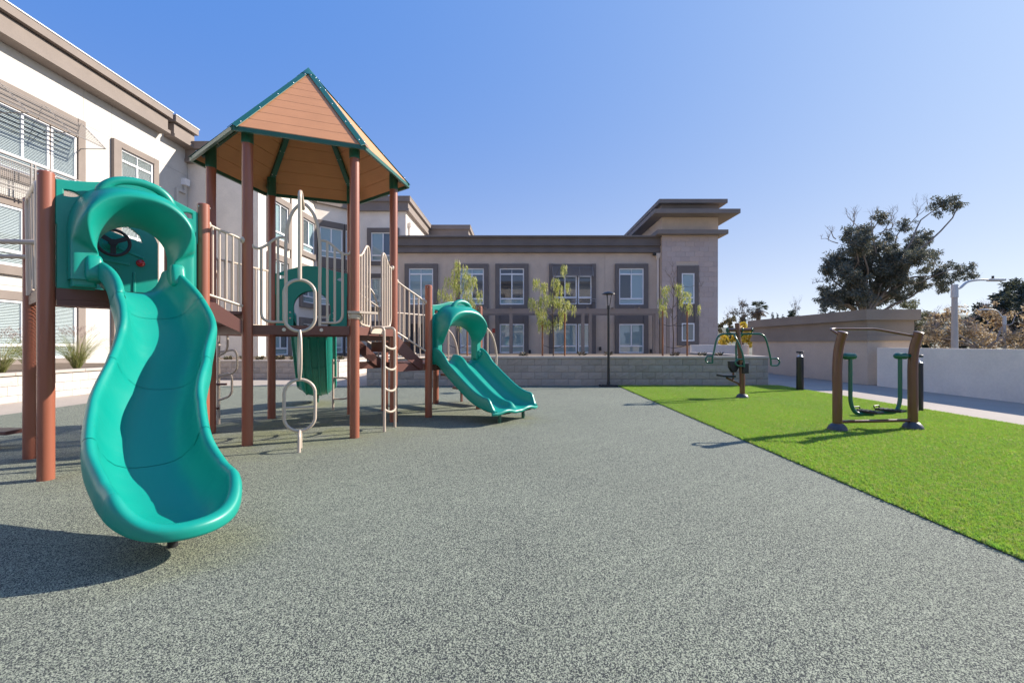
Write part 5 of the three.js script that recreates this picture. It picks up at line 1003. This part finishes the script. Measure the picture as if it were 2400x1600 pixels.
// trees beyond the walls; the crown's boughs are [x, y, r] read off the photograph and set at the tree's own distance
function bigTree(name, label, grp, D, trunkX, boughs, o) {
  const k = D / 1067, W = ([x, y]) => V((x - 1215) * k, 1.25 + (804 - y) * k, -D), R = rng(o.seed), L = new Leaves(o.seed + 1), wood = [];
  const bx = (trunkX - 1215) * k, g = group(name, null, [bx, -0.04, -D]); tag(g, label, o.cat || 'tree', grp);
  const O = (v) => V(v.x - bx, v.y + 0.04, v.z + D), crown = boughs.map((b) => { const c = O(W(b)); c.z += (R() - 0.5) * 2 * (o.depth || 3); return [c, b[2] * k]; });
  const fork = V((R() - 0.5) * 0.5, o.fork, 0);
  mesh('trunk', limb(V(0, -0.1, 0), fork, o.trunk, o.trunk * 0.65, R, 0.04), M.bark, g);
  for (const [c, r] of crown) { if (!o.dense || R() < 0.8) wood.push(limb(fork.clone().add(V(0, (R() - 0.4) * o.fork * 0.3, 0)), c, o.trunk * 0.34, o.trunk * 0.06, R, 0.13)); if (o.twig) twigs(wood, c, R, o.twig, r * 1.25, o.twigUp ?? 0.6, o.trunk * 0.05); L.clumped(c, r, Math.round(o.n * r * r), o.sub || 9, o.len, o.wid, o.cols, o.down || 0); }
  for (const [x0, y0, x1, y1] of o.bare || []) { const a = O(W([x0, y0])), b = O(W([x1, y1])); wood.push(limb(a, b, o.trunk * 0.10, o.trunk * 0.03, R, 0.1)); twigs(wood, a.clone().lerp(b, 0.55), R, 6, a.distanceTo(b) * 0.6, 0.9, o.trunk * 0.03); twigs(wood, b, R, 4, a.distanceTo(b) * 0.3, 0.8, o.trunk * 0.02); }
  mesh('branches', merge(wood), o.wood || M.bark, g); mesh('crown', L.geo(), leafMat(o.tr ?? 0.3), g); return g;
}
const e4 = (l) => l.map(([x, y, r]) => [1800 + x / 3.408, 440 + y / 3.408, r / 3.408]);
bigTree('eucalyptus_tree', 'tall grey-green eucalyptus tree with bare top branches behind the service building', 'trees beyond the walls', 46, 2028, e4([[790, 290, 60], [870, 350, 105], [560, 385, 60], [620, 480, 110], [500, 600, 85], [850, 490, 120], [1240, 190, 80], [1390, 180, 55], [1190, 270, 60], [1350, 370, 80], [1290, 440, 100], [1180, 490, 80], [1000, 600, 140], [700, 640, 150], [510, 730, 100], [850, 760, 150], [620, 850, 120], [1100, 640, 100], [420, 910, 100], [1350, 690, 100], [1490, 690, 75], [1230, 760, 110], [1130, 880, 80], [950, 880, 110], [760, 880, 120], [1040, 360, 50], [1330, 540, 45], [1400, 790, 60], [560, 800, 120], [700, 900, 120], [880, 640, 130], [760, 540, 110], [1020, 760, 130], [480, 860, 90], [690, 400, 90], [560, 520, 90], [640, 580, 110], [460, 680, 80], [900, 560, 120], [1080, 500, 80], [760, 760, 130]]),
  { seed: 501, depth: 2.6, fork: 4.2, trunk: 0.5, n: 1000, sub: 24, len: 0.30, wid: 0.085, cols: [[0.135, 0.15, 0.105], [0.18, 0.19, 0.13], [0.10, 0.115, 0.085], [0.27, 0.235, 0.155]], tr: 0.4, wood: std(0.30, 0.235, 0.185, 0.9), bare: [[2018, 545, 1985, 500], [2040, 540, 2055, 495], [2070, 545, 2105, 495], [2060, 550, 2120, 520], [1965, 570, 1925, 560], [1960, 560, 1940, 535], [2000, 530, 2005, 492], [1930, 660, 1905, 665], [2120, 545, 2175, 480]].map(([a, b, c, d]) => [a, b, c, d]) });
bigTree('brown_leaf_tree', 'wide tree with dry tan leaves and bare twigs beyond the boundary wall', 'trees beyond the walls', 33, 2300, [[2170, 775, 26], [2200, 745, 24], [2228, 790, 30], [2258, 740, 28], [2290, 775, 34], [2318, 728, 26], [2352, 755, 36], [2340, 800, 30], [2392, 785, 36], [2385, 728, 24], [2430, 765, 40], [2428, 810, 40], [2200, 800, 26], [2265, 805, 30], [2375, 812, 30], [2245, 765, 24], [2315, 795, 28]],
  { seed: 521, depth: 2.0, fork: 0.7, trunk: 0.2, n: 560, sub: 16, len: 0.20, wid: 0.10, cols: [[0.52, 0.38, 0.20], [0.62, 0.46, 0.25], [0.38, 0.28, 0.17], [0.70, 0.56, 0.36], [0.22, 0.17, 0.11]], tr: 0.5, twig: 14, wood: std(0.42, 0.35, 0.30, 0.9) });
bigTree('olive_shrub', 'olive green shrub between the service building and the brown-leaved tree', 'shrubs beyond the low wall', 36, 2165, [[2120, 722, 16], [2140, 735, 18], [2160, 715, 14], [2165, 745, 18], [2150, 765, 18], [2180, 760, 16], [2168, 790, 20], [2195, 735, 12], [2140, 790, 20]], { seed: 551, cat: 'shrub', depth: 0.8, fork: 0.8, trunk: 0.09, n: 1100, sub: 12, len: 0.2, wid: 0.07, cols: [[0.20, 0.20, 0.08], [0.28, 0.26, 0.10], [0.13, 0.14, 0.06]], tr: 0.4 });
bigTree('dark_tree', 'dark green tree at the right edge of the photo, behind the brown-leaved tree', 'trees beyond the walls', 55, 2400, [[2372, 690, 26], [2402, 670, 30], [2342, 712, 24], [2425, 705, 40], [2392, 722, 34], [2302, 715, 22], [2350, 745, 36], [2410, 750, 40], [2310, 750, 30], [2440, 670, 30], [2270, 740, 24], [2240, 760, 26], [2205, 760, 26], [2170, 760, 26], [2290, 790, 40], [2380, 790, 40], [2210, 800, 36]],
  { seed: 541, depth: 3, fork: 2.5, trunk: 0.4, n: 520, sub: 12, len: 0.45, wid: 0.17, cols: [[0.055, 0.07, 0.04], [0.08, 0.09, 0.05], [0.10, 0.105, 0.06]], tr: 0.35, dense: true });
bigTree('bare_tree', 'bare grey tree with sparse leaves right of the stone tower', 'trees beyond the walls', 40, 1738, [[1738, 722, 14], [1728, 736, 14], [1748, 738, 16], [1735, 752, 18], [1716, 745, 10], [1752, 755, 14], [1744, 712, 8]],
  { seed: 561, depth: 0.8, fork: 1.6, trunk: 0.16, n: 420, sub: 7, len: 0.22, wid: 0.07, cols: [[0.14, 0.12, 0.09], [0.08, 0.08, 0.05], [0.20, 0.17, 0.13]], twig: 8, twigUp: 0.9, wood: std(0.20, 0.17, 0.15, 0.9), bare: [[1736, 735, 1733, 703], [1726, 745, 1705, 725], [1715, 755, 1697, 735], [1740, 725, 1748, 706]] });
bigTree('green_shrub', 'dark green shrub close to the edge of the stone tower', 'shrubs beyond the low wall', 33, 1700, [[1694, 762, 12], [1706, 752, 12], [1712, 770, 12], [1690, 785, 14], [1703, 790, 14], [1686, 770, 10]], { seed: 571, cat: 'shrub', depth: 0.6, fork: 0.8, trunk: 0.06, n: 2200, sub: 8, len: 0.16, wid: 0.07, cols: [[0.05, 0.06, 0.025], [0.09, 0.09, 0.045], [0.20, 0.17, 0.08]], tr: 0.3 });
bigTree('yellow_shrub', 'bright yellow flowering shrub behind the pull-down machine', 'shrubs beyond the low wall', 29, 1745, [[1752, 764, 11], [1768, 762, 12], [1742, 780, 12], [1758, 784, 14], [1772, 780, 12], [1726, 792, 13], [1745, 800, 13], [1708, 797, 12], [1694, 802, 11], [1764, 800, 12]], { seed: 581, cat: 'shrub', depth: 0.5, fork: 0.5, trunk: 0.05, n: 5200, sub: 8, len: 0.15, wid: 0.055, cols: [[0.75, 0.60, 0.02], [0.80, 0.66, 0.04], [0.42, 0.38, 0.04], [0.60, 0.45, 0.14]], tr: 0.5 });
bigTree('bare_tree', 'small bare tree just left of the eucalyptus', 'trees beyond the walls', 60, 1868, [[1866, 715, 9], [1874, 725, 9], [1860, 728, 8]], { seed: 591, depth: 0.6, fork: 3.5, trunk: 0.14, n: 120, sub: 4, len: 0.25, wid: 0.06, cols: [[0.12, 0.10, 0.08]], twig: 10, twigUp: 1.0, wood: std(0.22, 0.19, 0.17, 0.9), bare: [[1866, 728, 1860, 700], [1868, 728, 1878, 698], [1864, 732, 1852, 712]] });
bigTree('conifer_tree', 'small green conifer at the roof edge of the service building', 'trees beyond the walls', 62, 1858, [[1858, 730, 6], [1856, 738, 9], [1860, 746, 11], [1855, 752, 12]], { seed: 595, depth: 0.4, fork: 2.4, trunk: 0.12, n: 900, sub: 7, len: 0.3, wid: 0.08, cols: [[0.05, 0.075, 0.03], [0.08, 0.10, 0.04]], tr: 0.2 });
for (const [x, top, w, lb] of [[1811, 731, 3.6, 'leftmost of the three thin cypress tips above the service building roof'], [1822, 733, 3.6, 'middle one of the three thin cypress tips above the service building roof'], [1836.5, 736, 3.2, 'rightmost of the three thin cypress tips above the service building roof']])
  bigTree('cypress_tree', lb, 'thin cypresses on the skyline', 110, x, [0, 1, 2, 3, 4, 5].map((k) => [x + (k % 2 - 0.5) * 0.6, top + 2 + k * 4.5, w * (0.35 + 0.2 * k)]), { seed: 600 + Math.round(x), depth: 0.1, fork: 3, trunk: 0.12, n: 900, sub: 8, len: 0.3, wid: 0.1, cols: [[0.03, 0.04, 0.022], [0.045, 0.055, 0.03]], tr: 0.1 });
{ // fan palm
  const D = 52, k = D / 1067, x = (1777 - 1215) * k, y = 1.25 + (804 - 722) * k, R = rng(701), g = group('fan_palm', null, [x, -0.04, -D]); tag(g, 'shaggy fan palm between the stone tower and the service building', 'palm tree', 'trees beyond the walls');
  mesh('trunk', pipe(spline([[0, 0, 0], [0.05, y * 0.5, 0], [0, y, 0]], 12), (t) => lerp(0.30, 0.2, t), 12), M.bark, g);
  const L = new Leaves(703), S = new Leaves(705);
  const frond = (T, a, el, len, c) => { const d = V(Math.cos(a) * Math.cos(el), Math.sin(el), Math.sin(a) * Math.cos(el)), b = V(0, y, 0).addScaledVector(d, len * 0.55), u = d.clone().cross(V(0, 1, 0)).normalize(); T.leaf(V(0, y, 0), d, len * 0.6, 0.04, c); for (let q = -6; q <= 6; q++) T.leaf(b, d.clone().addScaledVector(u, q * 0.17).add(V(0, -Math.abs(q) * 0.03, 0)).normalize(), len * 0.5, 0.05, c); };
  for (let i = 0; i < 44; i++) frond(L, R() * 6.283, -0.15 + 1.4 * R(), 0.85 + 0.3 * R(), [[0.05, 0.07, 0.03], [0.08, 0.10, 0.04]][i % 2]);
  for (let i = 0; i < 46; i++) frond(S, R() * 6.283, -0.3 - 1.1 * R(), 0.9 + 0.5 * R(), [[0.28, 0.21, 0.14], [0.22, 0.16, 0.11]][i % 2]);
  mesh('fronds', L.geo(), leafMat(0.25), g); mesh('dead_fronds', S.geo(), leafMat(0.2), g);
}

renderer.render(scene, camera);
